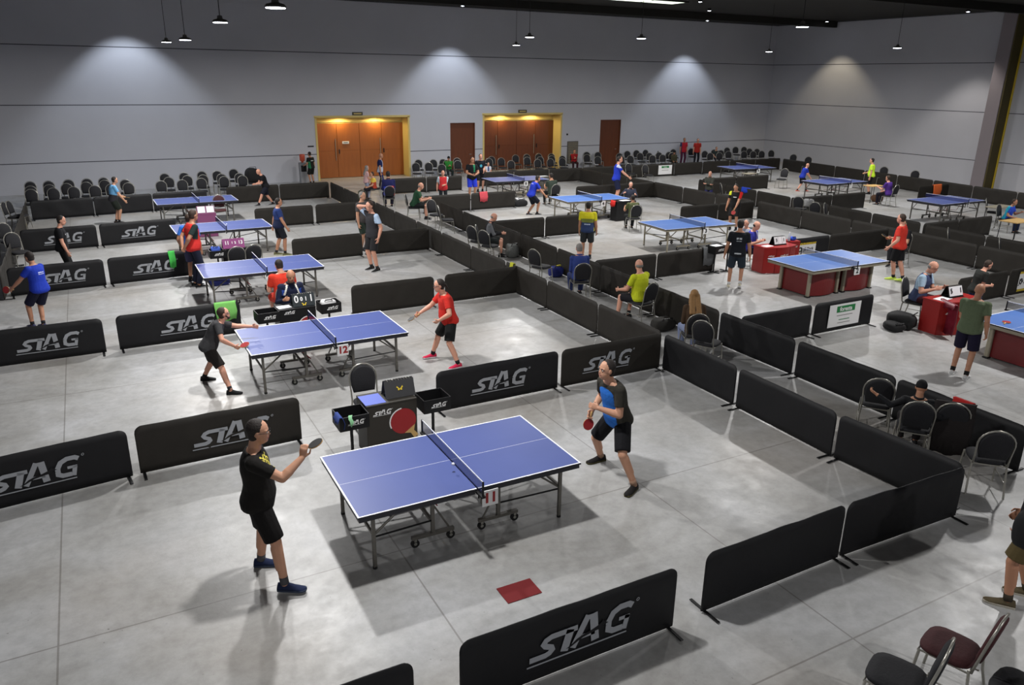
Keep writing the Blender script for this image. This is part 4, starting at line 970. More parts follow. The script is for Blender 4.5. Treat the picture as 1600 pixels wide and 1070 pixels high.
    prof = [(-.085, .095, .085, 0), (-.05, .15, .115, -.01), (0, .165, .12, -.012), (.08, .155, .11, 0), (.17, .142, .102, .004), (.26, .152, .11, .004), (.34, .165, .118, 0), (.42, .17, .108, -.004), (.475, .165, .085, -.006), (.51, .115, .068, -.006), (.54, .062, .056, .0)]
    def torso(mb, inf, t0, t1, m, n=20, flare=0.):
        rs = []; ts = [p for p in prof if t0 <= p[0] <= t1]
        def interp(t):
            for i in range(len(prof)-1):
                if prof[i][0] <= t <= prof[i+1][0]:
                    k = (t-prof[i][0])/(prof[i+1][0]-prof[i][0]); return (t,)+tuple(prof[i][j]*(1-k)+prof[i+1][j]*k for j in (1, 2, 3))
            return prof[-1] if t > 0 else prof[0]
        ts = [interp(t0)]+[p for p in ts if p[0] > t0+.01 and p[0] < t1-.01]+[interp(t1)]
        for t, aa, bb, off in ts:
            Fm = frm(t); c = sp(t); X = Fm @ V((1, 0, 0)); Y = Fm @ V((0, 1, 0)); bl = belly*math.exp(-((t-.12)/.13)**2); row_ = []
            fl_ = flare*max(0, (.2-t)/.3)
            for j in range(n):
                al_ = 2*pi*j/n; cx, cy = cos(al_), sin(al_); cx = math.copysign(abs(cx)**.85, cx); cy = math.copysign(abs(cy)**.85, cy)
                ra = (aa*wide+inf+fl_+bl*.3); rb = bb*(1+.5*(wide-1))+inf+fl_+(bl if cy > 0 else 0)
                row_.append((c+X*ra*cx+Y*(rb*cy+off))*s)
            rs.append(row_)
        mb.rings(rs, m)
    fr_ = lambda v: v*s
    body = MB(); torso(body, 0, -.085, .54, skin)
    C = lambda p, q, r1, r2, mb=body, m=skin, **k: cap(mb, p*s, q*s, r1*s, r2*s, m, **k)
    C(sp(.48), J['nk2']+J['hf'] @ V((0, .0, .05)), .064, .056)
    for sd in (-1, 1): C(sp(.545), J['s'+('L' if sd < 0 else 'R')]*.7+sp(.48)*.3, .045, .045)
    hf = J['hf']; hc = J['head']; hx, hyv, hz = hf @ V((1, 0, 0)), hf @ V((0, 1, 0)), hf @ V((0, 0, 1))
    body.ell((hc+hyv*-.012+hz*.022)*s, (hx, hyv, hz), (.080*s, .098*s, .101*s), skin, 16, 10)
    body.ell((hc+hyv*.022-hz*.045)*s, (hx, hyv, hz), (.062*s, .069*s, .078*s), skin, 14, 8)
    body.ell((hc+hyv*.038-hz*.012)*s, (hx, hyv, hz), (.056*s, .046*s, .07*s), skin, 14, 8)
    cap(body, (hc+hyv*.05-hz*.092)*s, (hc+hyv*.066-hz*.085)*s, .022*s, .018*s, skin)
    cap(body, (hc+hyv*.076+hz*.012)*s, (hc+hyv*.092-hz*.020)*s, .008*s, .0125*s, skin, n=8)
    for sd in (-1, 1):
        body.ell((hc+hx*sd*.078-hyv*.008-hz*.004)*s, (hx, hyv, hz), (.011*s, .02*s, .031*s), skin, 8, 6)
        if det == 2: cap(body, (hc+hx*sd*.015+hyv*.078+hz*.024)*s, (hc+hx*sd*.05+hyv*.066+hz*.026)*s, .010*s, .009*s, skin, n=8)
    def hand(W, E, sd, gr, pn, hdv):
        d = (V(hdv).normalized() if hdv else (W-E).normalized()); n_ = V(pn) if pn else V((-sd, .25, 0)); n_ = n_-d*n_.dot(d); n_ = n_.normalized() if n_.length > .05 else d.orthogonal().normalized()
        u = d.cross(n_).normalized()      # thumb side is the one nearer forward/up
        tr_ = V((0, .8, .6))
        if u.dot(tr_) < 0: u = -u
        p0 = W; p1 = W+d*.088; rs = []
        for k, wd_, th in ((0, .026, .019), (.3, .034, .018), (.75, .041, .016), (1., .040, .013)):
            c = p0+d*.092*k; rs.append([(c+u*wd_*cos(2*pi*j/10)+n_*th*sin(2*pi*j/10))*s for j in range(10)])
        body.rings(rs, skin); fr0 = .0088 if det == 2 else .0105
        for i, (off, ln) in enumerate(((.031, .070), (.0105, .080), (-.0105, .075), (-.031, .058))):
            q = p0+d*.088+u*off; an = 0; dd = d.copy(); cu_ = gr*(1+.08*i)
            for seg, fk in enumerate((.45, .3, .25)):
                an += R((18, 62, 48)[seg]*1.25*cu_+4); dd = (d*cos(an)+n_*sin(an)+u*off*1.2*(1-cu_)).normalized(); q2 = q+dd*ln*fk*1.05
                cap(body, q*s, q2*s, fr0*s*(1-.1*seg), fr0*s*(.9-.1*seg), skin, n=8); q = q2
        t0 = W+d*.022+u*.028; t1 = t0+(d*.55+u*.6+n_*.35).normalized()*.045; t2 = t1+(d*.8+u*(.2-.4*gr)+n_*(.3+.6*gr)).normalized()*.036
        cap(body, t0*s, t1*s, .013*s, .0108*s, skin, n=8); cap(body, t1*s, t2*s, .0105*s, .009*s, skin, n=8)
        return (W+d*.075+n_*.022), d, n_, u
    HI = {}
    for nm, S_, E_, W_, sd, g_, pn, hv in (('L', J['sL'], eL, wl, -1, grip[0], pnl, hdl), ('R', J['sR'], eR, wr, 1, grip[1], pnr, hdr)):
        C(S_, E_, .056*wide, .044); C(E_, E_+(W_-E_)*.3, .044, .047); C(E_+(W_-E_)*.3, W_, .046, .029); HI[nm] = hand(W_, E_, sd, g_, pn, hv)
    for hp_, k_, f_ in ((hL, kL, lf2), (hR, kR, rf2)):
        C(hp_+V((0, 0, -.01)), k_, .085*(1+.6*(wide-1)), .056); C(k_, f_, .055, .040)
        cal = k_+(f_-k_)*.32; bk = (k_-f_).cross(V((1, 0, 0))); bk = bk.normalized() if bk.length > .01 else V((0, -1, 0))
        if bk.y > 0: bk = -bk
        C(k_+(f_-k_)*.12+bk*.01, k_+(f_-k_)*.6+bk*.012, .055, .046)
    bo = remesh(body, 'body', o, vox*s, mats=[skin], smooth=3 if det < 2 else 2)
    # shirt
    sm = shirt_mats or [cloth(shirt)]
    cl_ = MB(); torso(cl_, .016, -.10 if not sit else -.07, .525, sm[0], flare=.02)
    for S_, E_, W_ in ((J['sL'], eL, wl), (J['sR'], eR, wr)):
        inn = S_+(sp(.44)-S_)*.45
        C(inn, S_, .062*wide, .068*wide, mb=cl_, m=sm[0])
        if sleeve == 'long': C(S_, E_, .064, .052, mb=cl_, m=sm[0]); C(E_, W_-(W_-E_)*.04, .052, .038, mb=cl_, m=sm[0], flat=True)
        elif sleeve == 'short': C(S_, S_+(E_-S_)*.66, .066*wide, .064, mb=cl_, m=sm[0], flat=True)
        else: pass
    FI = J['F5'].transposed(); P0 = sp(0)
    fn = None
    if shirt_fn:
        def fn(c, FI=FI, P0=P0, s=s):
            q = FI @ (V(c)/s-P0); return shirt_fn(q.x, q.y, q.z)
    so = remesh(cl_, 'shirt' if sleeve != 'long' else 'jacket', o, max(vox, .009)*s, fn, sm, 2)
    if sleeve == 'long' and not collar: collar = shirt if not shirt_mats else (30, 34, 52)
    if collar: MB().tube([( sp(.53)+J['F5'] @ V((.066*cos(k*pi/6), .064*sin(k*pi/6)+.006, .018)))*s for k in range(12)], .020*s, cloth(collar), 6, closed=True).build('collar', so)
    # shorts or trousers
    pm = cloth(shorts); pt = MB(); torso(pt, .010, -.085, .06, pm)
    for hp_, k_, f_ in ((hL, kL, lf2), (hR, kR, rf2)):
        if legs == 'short': C(hp_+V((0, 0, -.01)), hp_+(k_-hp_)*.90, .106*(1+.6*(wide-1)), .098, mb=pt, m=pm, flat=True); C(hp_, hp_+(k_-hp_)*.25, .094, .094, mb=pt, m=pm)
        else:
            C(hp_, k_, .098, .076, mb=pt, m=pm); C(k_, f_+(k_-f_)*.03, .074, .062, mb=pt, m=pm, flat=True)
    po = remesh(pt, 'shorts' if legs == 'short' else 'trousers', o, max(vox, .009)*s, None, [pm], 2)
    # shoes and socks
    for i, (f_, k_, ty) in enumerate(((lf2, kL, tl), (rf2, kR, tr))):
        yaw = M.Rotation(R(ty), 3, 'Z'); fw = yaw @ V((0, 1, 0)); rt_ = yaw @ V((1, 0, 0)); up_ = V((0, 0, 1)); lf_ = (lift[i] > .02)
        if lf_: fw = (fw-up_*.45).normalized(); up_ = rt_.cross(fw)
        g0 = f_-up_*.085; rs = []; ru = []
        for y_, hw, ht in ((-.075, .024, .05), (-.065, .034, .085), (-.02, .038, .095), (.04, .040, .085), (.09, .046, .062), (.14, .048, .048), (.185, .040, .036), (.205, .022, .026)):
            c = g0+fw*y_; row_ = []; r2 = []
            for j in range(12):
                a_ = 2*pi*j/12; zz = (.5+.5*sin(a_))*ht; zz = max(zz, .012); row_.append((c+rt_*hw*cos(a_)*(1 if sin(a_) < .3 else .85)+up_*zz)*s)
                r2.append((c+rt_*(hw+.003)*cos(a_)*1.0+up_*(.0 if sin(a_) < 0 else .022))*s)
            rs.append(row_); ru.append(r2)
        sh = MB(); sh.rings(rs, cloth(shoes)); shoe = sh.build('shoe', o, smooth=True)
        MB().rings(ru, cloth(sole)).build('sole', shoe)
        if legs == 'short':
            sk = MB(); C(f_-up_*.01, f_+(k_-f_)*.16, .043, .044, mb=sk, m=cloth(socks), flat=True); sk.build('sock', o, smooth=True)
    # hair
    if style != 'bald':
        hm = m_hair[hair]; hb = MB()
        if style == 'cap':
            cm = cloth((24, 24, 26)); hb.ell((hc-hyv*.012+hz*.04)*s, (hx, hyv, hz), (.088*s, .106*s, .098*s), cm, 16, 10)
            MB().add([(hc+hyv*y_+hx*x_+hz*(.035+zz))*s for zz in (0, .008) for x_, y_ in ((-.07, .06), (-.06, .13), (0, .165), (.06, .13), (.07, .06))], [(0, 1, 2, 3, 4), (9, 8, 7, 6, 5)]+[(i, (i+1) % 5, (i+1) % 5+5, i+5) for i in range(5)], cm).build('cap_brim', o)
            remesh(hb, 'cap', o, vox*s, None, [cm])
        else:
            if style == 'fringe':
                hb.ell((hc-hyv*.036-hz*.005)*s, (hx, hyv, hz), (.082*s, .078*s, .058*s), hm, 16, 10)
            else:
                hb.ell((hc-hyv*.026+hz*.034)*s, (hx, hyv, hz), (.084*s, .097*s, .097*s), hm, 16, 10); hb.ell((hc-hyv*.045-hz*.02)*s, (hx, hyv, hz), (.076*s, .062*s, .075*s), hm, 14, 8)
            if style == 'long':
                for sd in (-1, -.4, .4, 1): cap(hb, (hc+hx*sd*.06-hyv*.04)*s, (sp(.36)+J['F5'] @ V((sd*.09, -.12, 0)))*s, .05*s, .035*s, hm)
                cap(hb, (hc+hx*.06+hyv*.0)*s, (hc+hx*.08-hz*.14)*s, .035*s, .03*s, hm); cap(hb, (hc-hx*.06+hyv*.0)*s, (hc-hx*.08-hz*.14)*s, .035*s, .03*s, hm)
            if style == 'tail': cap(hb, (hc-hyv*.12+hz*.0)*s, (hc-hyv*.16-hz*.08)*s, .028*s, .014*s, hm)
            remesh(hb, 'hair', o, vox*s, None, [hm])
    if beard:
        bb = MB(); bb.ell((hc+hyv*.045-hz*.085)*s, (hx, hyv, hz), (.052*s, .05*s, .034*s), m_hair[beard], 12, 8); cap(bb, (hc-hx*.062+hyv*.02-hz*.03)*s, (hc-hx*.03+hyv*.06-hz*.085)*s, .014*s, .018*s, m_hair[beard]); cap(bb, (hc+hx*.062+hyv*.02-hz*.03)*s, (hc+hx*.03+hyv*.06-hz*.085)*s, .014*s, .018*s, m_hair[beard]); remesh(bb, 'beard', o, vox*s, None, [m_hair[beard]])
    # face
    ew = mat('eye_white', (225, 222, 216), .3); ei = mat('eye_dark', (30, 22, 18), .3); lp = mat('lips', (150, 84, 74), .5)
    for sd in (-1, 1):
        e = MB(); c = hc+hx*sd*.031+hyv*.0745+hz*.006
        if det == 2: e.ell(c*s, (hx, hyv, hz), (.0115*s, .0105*s, .0062*s), ew, 12, 8); e.ell((c+hyv*.0075)*s, (hx, hyv, hz), (.0062*s, .006*s, .0058*s), ei, 10, 6)
        else: e.ell((c+hyv*.003)*s, (hx, hyv, hz), (.012*s, .010*s, .007*s), ei, 8, 6)
        e.build('eye', o, smooth=True)
        cap(MB(), (0, 0, 0), (0, 0, 1), 1, 1, skin)
        if det == 2: cap(MB_ := MB(), (c-hx*sd*.014+hyv*.011+hz*.018)*s, (c+hx*sd*.016+hyv*.003+hz*.018)*s, .0045*s, .003*s, m_hair['brown' if hair != 'dark' else 'dark'], n=6); MB_.build('eyebrow', o)
    mo = MB(); cap(mo, (hc-hx*.018+hyv*.084-hz*.052)*s, (hc+hx*.018+hyv*.084-hz*.052)*s, .0065*s, .0065*s, lp, n=8); mo.build('mouth', o, smooth=True)
    if glasses:
        g = MB()
        for sd in (-1, 1):
            c = hc+hx*sd*.033+hyv*.097+hz*.006; g.tube([(c+hx*.024*cos(k*pi/5)+hz*.016*sin(k*pi/5))*s for k in range(10)], .0022*s, m_foot, 5, closed=True)
            g.tube([(c+hx*sd*.024)*s, (hc+hx*sd*.084-hyv*.005+hz*.012)*s], .0022*s, m_foot, 5)
        g.tube([(hc-hx*.01+hyv*.099+hz*.009)*s, (hc+hx*.01+hyv*.099+hz*.009)*s], .002*s, m_foot, 5); g.build('glasses', o)
    info = dict(o=o, s=s, Rz=Rz, org=V((org.x, org.y, zoff)), HI=HI, J=J, hd=hd, sp=sp, kn=(kL, kR), an=(lf2, rf2), el=(eL, eR))
    if extra: extra(info)
    return info
def bat_in(info, side, dirv, nv, label, front=m_rred, back=m_rblk):
    c, d, n_, u = info['HI'][side]; Rz = info['Rz']; p = info['org']+Rz @ (c*info['s'])
    return racket(p, Rz @ V(dirv), Rz @ V(nv), label, front, back)
def local(info, p): return info['org']+info['Rz'] @ (V(p)*info['s'])
def seat_for(info, label, wine=False, back=0.):
    """the chair a seated figure sits on"""
    o = info['org']; d = V((cos(R(info['hd'])), sin(R(info['hd'])), 0)); return chair(o.x-d.x*(.02+back), o.y-d.y*(.02+back), info['hd'], label, wine=wine)
def bands(*e):
    return e
BK = (22, 22, 24)
# --- court 11
def fn_gold(x, y, z): return 1 if (x < .21 and z > .33 and .06 < -x+.2 < .16 and y > -.02 and (int((z-x)*38) % 2 == 0 or int((z+x)*38) % 2 == 0)) else 0
i = person('tall man in black with glasses, holding up a bat left of table 11', feet=[(409, 884), (447, 925)], hd=-8, top=(408, 655), lean=2, hip=.915, twist=-6, hipxy=(0, -.07),
           hl=(-.30, -.04, .82), el=(-.6, -.7, 0), hr=(.16, .36, 1.36), er=(.5, -.2, -1), hy=-4, hp=4, hair='dark', style='short', glasses=True, det=2, belly=.045, wide=1.08, shirt=(24, 22, 20),
           shirt_mats=[cloth((24, 22, 20)), cloth((216, 204, 90), 'gold_print')], shirt_fn=lambda x, y, z: 1 if (.05 < -x*-1 < .0) else (1 if (x > .0 and x < .19 and z > .34 and y > .0 and z < .50 and (int((z*1.0-x)*48+40) % 3 == 0 or int((z+x)*48) % 3 == 0)) else 0),
           shorts=(20, 18, 18), shoes=(34, 44, 74), sole=(60, 70, 90), socks=(80, 80, 84), tl=-12, tr=-20, grip=(.35, .8), pnr=(-.6, .3, .3), hdr=(-.1, .25, 1), skin=m_skin)
s_ = bat_in(i, 'R', (.1, .75, .35), (0, -.5, .9), 'bat with dark rubber raised in the hand of the tall man in black', m_rblk, m_rred)
i = person('man in blue and black shirt crouching ready right of table 11', feet=[(990, 766), (938, 720)], hd=182, top=(946, 562), lean=24, hip=.80, hipxy=(.0, .03), twist=0, hl=(-.06, .38, 1.02), el=(-.8, -.8, -.5), hr=(.2, .27, .88), er=(.6, -.8, -.3), hy=-4, hp=-12,
           hair='dark', style='short', det=2, belly=.03, shirt_mats=[cloth((50, 48, 42)), cloth((40, 108, 196))], shirt_fn=lambda x, y, z: 1 if (y > .03 and abs(x) < .135) else 0,
           shorts=(18, 18, 22), shoes=(24, 22, 22), sole=(70, 66, 40), socks=(150, 120, 100), tl=25, tr=-5, grip=(.85, .85), hdr=(-.1, .5, -.7), wide=1.02, knl=(-.5, 1, .1))
bat_in(i, 'R', (-.1, .35, -.9), (-.95, .3, -.1), 'bat with red rubber held low by the man in blue and black')
# --- court 12
i = person('bearded man in dark grey shirt stretching his arm over the left end of table 12', feet=[(320, 594), (361, 616)], hd=-3, top=(352, 480), lean=42, hip=.80, hipxy=(0, -.08), twist=-16, hl=(-.14, .98, .99), el=(-.5, 0, -1), hr=(.33, .34, .87), er=(.8, -.8, .1), hy=8, hp=-22,
           hair='brown', style='short', beard='brown', glasses=True, det=2, belly=.03, shirt_mats=[cloth((58, 58, 60)), cloth((226, 226, 218), 'white_patch'), cloth((214, 180, 50), 'yellow_patch')], shirt_fn=lambda x, y, z: (2 if (x*x+(z-.33)**2*.7 < .0018) else 1) if (y < -.03 and x*x+(z-.33)**2*.6 < .0055) else 0,
           shorts=(30, 26, 24), shoes=(26, 26, 28), sole=(30, 30, 30), tl=-15, tr=-15, grip=(.75, .8), skin=m_skin3, wide=1.06, knr=(.3, 1, .1))
bat_in(i, 'R', (.2, .7, .2), (.2, -.3, 1), 'bat with red rubber low in the right hand of the man in dark grey')
i = person('player in red shirt and black shorts right of table 12', feet=[(716, 574), (676, 559)], hd=172, top=(683, 436), lean=18, hip=.86, hipxy=(.0, -.1), hl=(-.22, .16, .93), el=(-.9, -.6, 0), hr=(.2, .42, .98), er=(.6, -.7, -.3), hy=-3, hp=0,
           hair='dark', style='tail', glasses=True, det=2, belly=.06, wide=1.1, shirt=(196, 44, 36), shorts=(20, 22, 22), shoes=(190, 36, 70), sole=(220, 210, 215), socks=(24, 24, 26), tl=12, tr=0, grip=(.4, .85), skin=m_skin3)
bat_in(i, 'R', (.0, .85, -.45), (.0, .45, .85), 'bat with dark rubber in the hand of the player in red on court 12', m_rblk, m_rred)
i = person('bald umpire in navy and white jacket sitting behind the 0 0 1 1 scoreboard', at=(3.28, 15.52), hd=-88, top=(454, 422), pose='sit', lean=14, hp=8, style='fringe', hair='dark', det=1, sleeve='long', legs='long', shorts=(24, 26, 38),
           shirt_mats=[cloth((26, 32, 56)), cloth((220, 224, 232), 'white_patch'), cloth((46, 76, 160), 'blue_patch')], shirt_fn=lambda x, y, z: 1 if (abs(abs(x)-.10-(.47-z)*.35) < .016 and z > .33 and y > 0) else 2 if (.13 < abs(x) < .185 and z > .32 and z < .44 and y > -.02) else 0,
           hl=(-.2, .36, .80), hr=(.2, .36, .80), fl=(-.12, .22), fr=(.12, .22), skin=m_skin2)
seat_for(i, 'black banquet chair under the bald umpire of table 12')
i = person('heavy umpire in red polo and shorts seen from behind, seated by table 12', at=(3.1, 16.45), hd=100, top=(434, 405), pose='sit', lean=16, hp=12, hair='dark', det=1, wide=1.22, belly=.08, shirt=(206, 56, 38), shorts=(190, 56, 40), hl=(-.2, .4, .78), hr=(.22, .4, .78), skin=m_skin3, shoes=(190, 190, 190))
seat_for(i, 'black banquet chair under the umpire in red polo')
# --- court 13
i = person('boy in dark vest with light blue sleeves, one hand on his head', feet=[(590, 424), (581, 421)], hd=196, top=(583, 314), lean=2, hl=(-.26, .02, .86), hr=(.05, .13, 1.60), er=(1, .5, .3), hy=10, hp=6, hair='brown', det=1, shirt_mats=[cloth((48, 48, 52)), cloth((178, 200, 226))], shirt_fn=lambda x, y, z: 1 if abs(x) > .175 and z > .3 else 0,
           shorts=(34, 34, 36), shoes=(24, 24, 24), socks=(40, 40, 40), skin=m_skin3, grip=(.3, .6), tl=10)
i = person('grey haired man in grey shirt behind the boy with a hand on his head', at=(7.0, 22.75), hd=70+180+60, top=(566, 299), lean=2, hair='grey', det=1, shirt=(78, 74, 74), shorts=(40, 52, 44), belly=.05, wide=1.08, hl=(-.24, .1, .84))
i = person('umpire in red vest and navy trousers with hands held behind his back', at=(1.55, 20.55), hd=15, top=(302, 327), lean=6, hair='brown', style='cap' if 0 else 'short', det=1, shirt_mats=[cloth((200, 48, 44)), cloth((34, 48, 46))], shirt_fn=lambda x, y, z: 1 if abs(x) > .165 and z > .2 else 0, shorts=(26, 30, 48), legs='long',
           hl=(-.05, -.2, .93), el=(-1, -.6, 0), hr=(.07, -.2, .93), er=(1, -.6, 0), hy=10, hp=6, skin=m_skin2, belly=.04)
i = person('player in bright blue shirt hidden behind the umpire in the red vest', at=(1.35, 21.15-.3+.35), hd=60, top=(294, 333), lean=4, hair='brown', det=0, shirt=(50, 110, 200), shorts=(60, 60, 90), hl=(-.3, .1, .9), skin=m_skin2)
# --- court 14, 15
i = person('heavy player in dark blue shirt walking right of the second farthest left table', feet=[(432, 398), (446, 399)], b=10, top=(439, 309), lean=3, hair='dark', det=1, wide=1.15, belly=.07, twist=-8, shirt_mats=[cloth((40, 58, 112)), cloth((26, 34, 62))], shirt_fn=lambda x, y, z: 1 if z < .2 else 0, shorts=(24, 26, 34), shoes=(96, 96, 70), sole=(190, 190, 150), socks=(40, 40, 40), hr=(.28, .2, .84), hl=(-.28, -.12, .82), skin=m_skin2)
i = person('bald player in black leaning beside the farthest left table', feet=[(404, 323), (427, 320)], b=200, top=(402, 264), lean=24, hipxy=(0, -.06), hip=.85, hl=(-.05, .4, .98), hr=(.12, .38, .96), style='bald', det=0, wide=1.12, shirt=(20, 20, 24), shorts=(22, 24, 36), skin=m_skin3, hp=10)
i = person('player in pale blue shirt leaning at the farthest left table', feet=[(182, 349), (187, 349)], b=12, top=(184, 276), lean=14, hip=.88, hipxy=(0, -.05), hair='dark', det=0, shirt_mats=[cloth((110, 170, 216)), cloth((52, 50, 56))], shirt_fn=lambda x, y, z: 1 if z < .18 else 0, shorts=(40, 46, 40), hl=(-.2, .3, .95), hr=(.25, .3, .8))
bat_in(i, 'L', (.1, .9, -.2), (0, .2, 1), 'small bat held by the player in pale blue', m_rblk, m_rblk)
i = person('player in black polo standing before the left black logo barriers', at=(-.75, 22.1), b=-8, top=(96, 337), lean=4, hair='dark', det=1, shirt_mats=[cloth((22, 22, 26)), cloth((190, 190, 196))], shirt_fn=lambda x, y, z: 1 if (.05 < x < .08 and .34 < z < .37 and y > 0) else 0, shorts=(18, 18, 20), legs='long', hr=(.25, .14, .84), skin=m_skin3, hy=-6, hp=10)
i = person('player in royal blue shirt seen from behind at the left edge', feet=[(52, 512), (69, 511)], b=120, hipxy=(.12, -.1), top=(49, 393), lean=10, hip=.86, hair='dark', det=1, twist=20, wide=1.06, shirt_mats=[cloth((30, 56, 168)), cloth((200, 206, 230))], shirt_fn=lambda x, y, z: 1 if (y < -.05 and abs(x) < .08 and (.345 < z < .362 or .31 < z < .325)) else 0, shorts=(18, 20, 42), shoes=(60, 60, 90), sole=(200, 200, 200), hl=(-.28, .26, .88), hr=(.28, .2, .82), skin=m_skin2, hp=4, knl=(-.4, 1, .1))
bat_in(i, 'L', (-.3, .9, -.1), (-.9, -.3, .2), 'bat with red rubber held by the player in royal blue at the left edge')
i = person('player in blue cut off by the left edge', at=(-2.2, 17.6), b=20, H=1.75, det=0, shirt=(28, 50, 150), shorts=(30, 40, 110))
# --- back wall, left
i = person('person in black and green shirt at the water cooler', at=(9.85, 38.6), hd=120, top=(483, 237), lean=4, hair='dark', det=0, shirt_mats=[cloth((26, 28, 26)), cloth((40, 120, 80)), cloth((210, 214, 210))], shirt_fn=lambda x, y, z: 1 if (x < -.12 and z < .3) else 2 if (y < -.05 and abs(x) < .09 and (.33 < z < .36)) else 0, shorts=(24, 26, 24), skin=m_skin2, hl=(-.2, .3, 1.0), shoes=(200, 90, 60))
i = person('tall bald man in white and navy top behind the group at the left entrance', at=(11.6, 35.7), hd=-20, top=(595, 239), lean=4, style='bald', det=0, shirt_mats=[cloth((186, 194, 212)), cloth((24, 34, 80))], shirt_fn=lambda x, y, z: 1 if (abs(x) < .12 and y < .05) or (x > .1 and z > .2) else 0, shorts=(30, 40, 90), legs='long', skin=m_skin2)
i = person('woman in pale pink top and patterned leggings carrying a dark bag', at=(9.95, 33.2), hd=0, top=(573, 258), H=1.6, lean=2, hair='grey', style='long', det=0, shirt=(196, 160, 160), shorts=(150, 156, 176), legs='long', hr=(.1, .3, 1.0), skin=m_skin3)
lump('handbag', G(566, 312, .75).x, G(566, 312, .75).y, .72, (.15, .12, .18), mat('bag_olive', (46, 46, 30), .8), 'dark round bag on the back of the woman in pale pink', 'bag', 21)
i = person('seated spectator in red and yellow facing the woman in pale pink', at=(10.5, 32.9), hd=170, pose='sit', top=(581, 268), hair='brown', det=0, shirt_mats=[cloth((180, 70, 50)), cloth((220, 190, 80))], shirt_fn=lambda x, y, z: 1 if z > .33 else 0, shorts=(26, 26, 34), legs='long')
seat_for(i, 'chair under the spectator in red and yellow')
i = person('seated spectator in navy jacket with a red and white back, seen from behind', at=(10.2, 30.2), hd=75, pose='sit', top=(606, 267), hair='dark', det=0, lean=14, sleeve='long', shirt_mats=[cloth((30, 34, 84)), cloth((190, 34, 34)), cloth((216, 216, 222)), cloth((44, 66, 200), 'blue_back')], shirt_fn=lambda x, y, z: 0 if y > -.02 else (2 if .02 < x < .05 and z < .24 else 1 if x > 0 and z < .28 else 3 if z < .26 else 0), shorts=(24, 24, 40), legs='long', skin=m_skin2)
seat_for(i, 'chair with silver frame under the spectator in the navy jacket')
i = person('bald player in dark green shirt sitting in the aisle', at=(10.45, 27.3), hd=-25, pose='sit', top=(658, 285), style='fringe', hair='grey', det=1, lean=22, shirt=(40, 74, 52), shorts=(26, 30, 30), hl=(-.1, .5, .75), hr=(.12, .5, .75), skin=m_skin3, belly=.05)
seat_for(i, 'banquet chair under the bald player in dark green')
i = person('bald umpire in red vest over a white shirt standing behind the barrier', at=(12.6, 29.3), hd=-110, top=(692, 266), style='fringe', hair='grey', det=1, belly=.05, wide=1.08, shirt_mats=[cloth((196, 50, 54)), cloth((190, 206, 214))], shirt_fn=lambda x, y, z: 1 if abs(x) > .165 and z > .2 else 0, shorts=(24, 30, 34), legs='long', hl=(-.02, .3, 1.08), hr=(.28, .05, .86), skin=m_skin3)
i = person('player in black shirt and bright blue shorts left of table 8', at=(14.5, 30.9), hd=-95, top=(738, 245), glasses=True, hair='dark', det=1, shirt_mats=[cloth((20, 22, 26)), cloth((40, 130, 90))], shirt_fn=lambda x, y, z: 1 if (x < -.03 and x > -.1 and z > .24 and y > 0) else 0, shorts=(40, 60, 200), hl=(-.06, .32, 1.05), hr=(.1, .32, 1.05), er=(1, -.6, -.3), el=(-1, -.6, -.3), skin=m_skin2)
i = person('player in black shirt with a light blue emblem, standing behind table 8', at=(15.6, 33.2), hd=-100, top=(751, 240), hair='dark', det=0, shirt_mats=[cloth((20, 22, 30)), cloth((80, 170, 190))], shirt_fn=lambda x, y, z: 1 if (x*x+(z-.3)**2 < .004 and y > 0) else 0, shorts=(24, 24, 30), hl=(-.1, .25, .95), skin=m_skin3)
i = person('small child in white and blue shirt sitting before the right entrance', at=(17.8, 35.6), hd=-100, pose='sit', H=1.2, hip=.72, hair='brown', det=0, shirt_mats=[cloth((200, 204, 214)), cloth((50, 60, 110))], shirt_fn=lambda x, y, z: 1 if (abs(x) < .05 and y > 0 and z > .2) else 0, shorts=(40, 44, 60), skin=m_skin3)
seat_for(i, 'banquet chair under the small child')
i = person('spectator in bright green hooded top sitting against the wall', at=(16.6, 38.1), hd=-100, pose='sit', top=(701, 244), hair='dark', style='cap', det=0, sleeve='long', shirt=(44, 124, 50), shorts=(30, 40, 40), legs='long', skin=m_skin2, hl=(-.05, .3, .8), hr=(.05, .3, .8), wide=1.1)
seat_for(i, 'banquet chair under the spectator in bright green')
i = person('player in royal blue shirt crouching left of the light blue table 4', feet=[(825, 336), (839, 336)], b=25, top=(835, 274), lean=30, hip=.80, hipxy=(0, -.08), hair='dark', det=1, shirt_mats=[cloth((32, 52, 170)), cloth((210, 214, 230))], shirt_fn=lambda x, y, z: 1 if (y < -.05 and abs(x) < .09 and .40 < z < .42) else 0, shorts=(20, 22, 34), hr=(.28, .42, .78), hl=(-.1, .4, .95), skin=m_skin2, shoes=(30, 30, 34))
bat_in(i, 'R', (.0, .9, .1), (.9, 0, .3), 'bat held by the crouching player in royal blue', m_rblk, m_rred)
i = person('umpire in dark green shirt sitting in front of table 8, seen from behind', at=(861, 322, 0), b=118, pose='sit', top=(861, 270), hair='dark', det=0, lean=12, shirt=(52, 62, 54), shorts=(26, 28, 30), legs='long', hl=(-.15, .42, .8), skin=m_skin2, hy=10)
seat_for(i, 'black banquet chair under the umpire in dark green')
i = person('spectator in red sitting beside the grey ventilation grille', at=(26.6, 38.2), hd=-110, pose='sit', top=(898, 234), hair='dark', det=0, sleeve='long', shirt=(150, 30, 36), shorts=(50, 24, 34), legs='long', hl=(0, .3, .85), hr=(.05, .32, .8))
seat_for(i, 'banquet chair under the spectator in red')
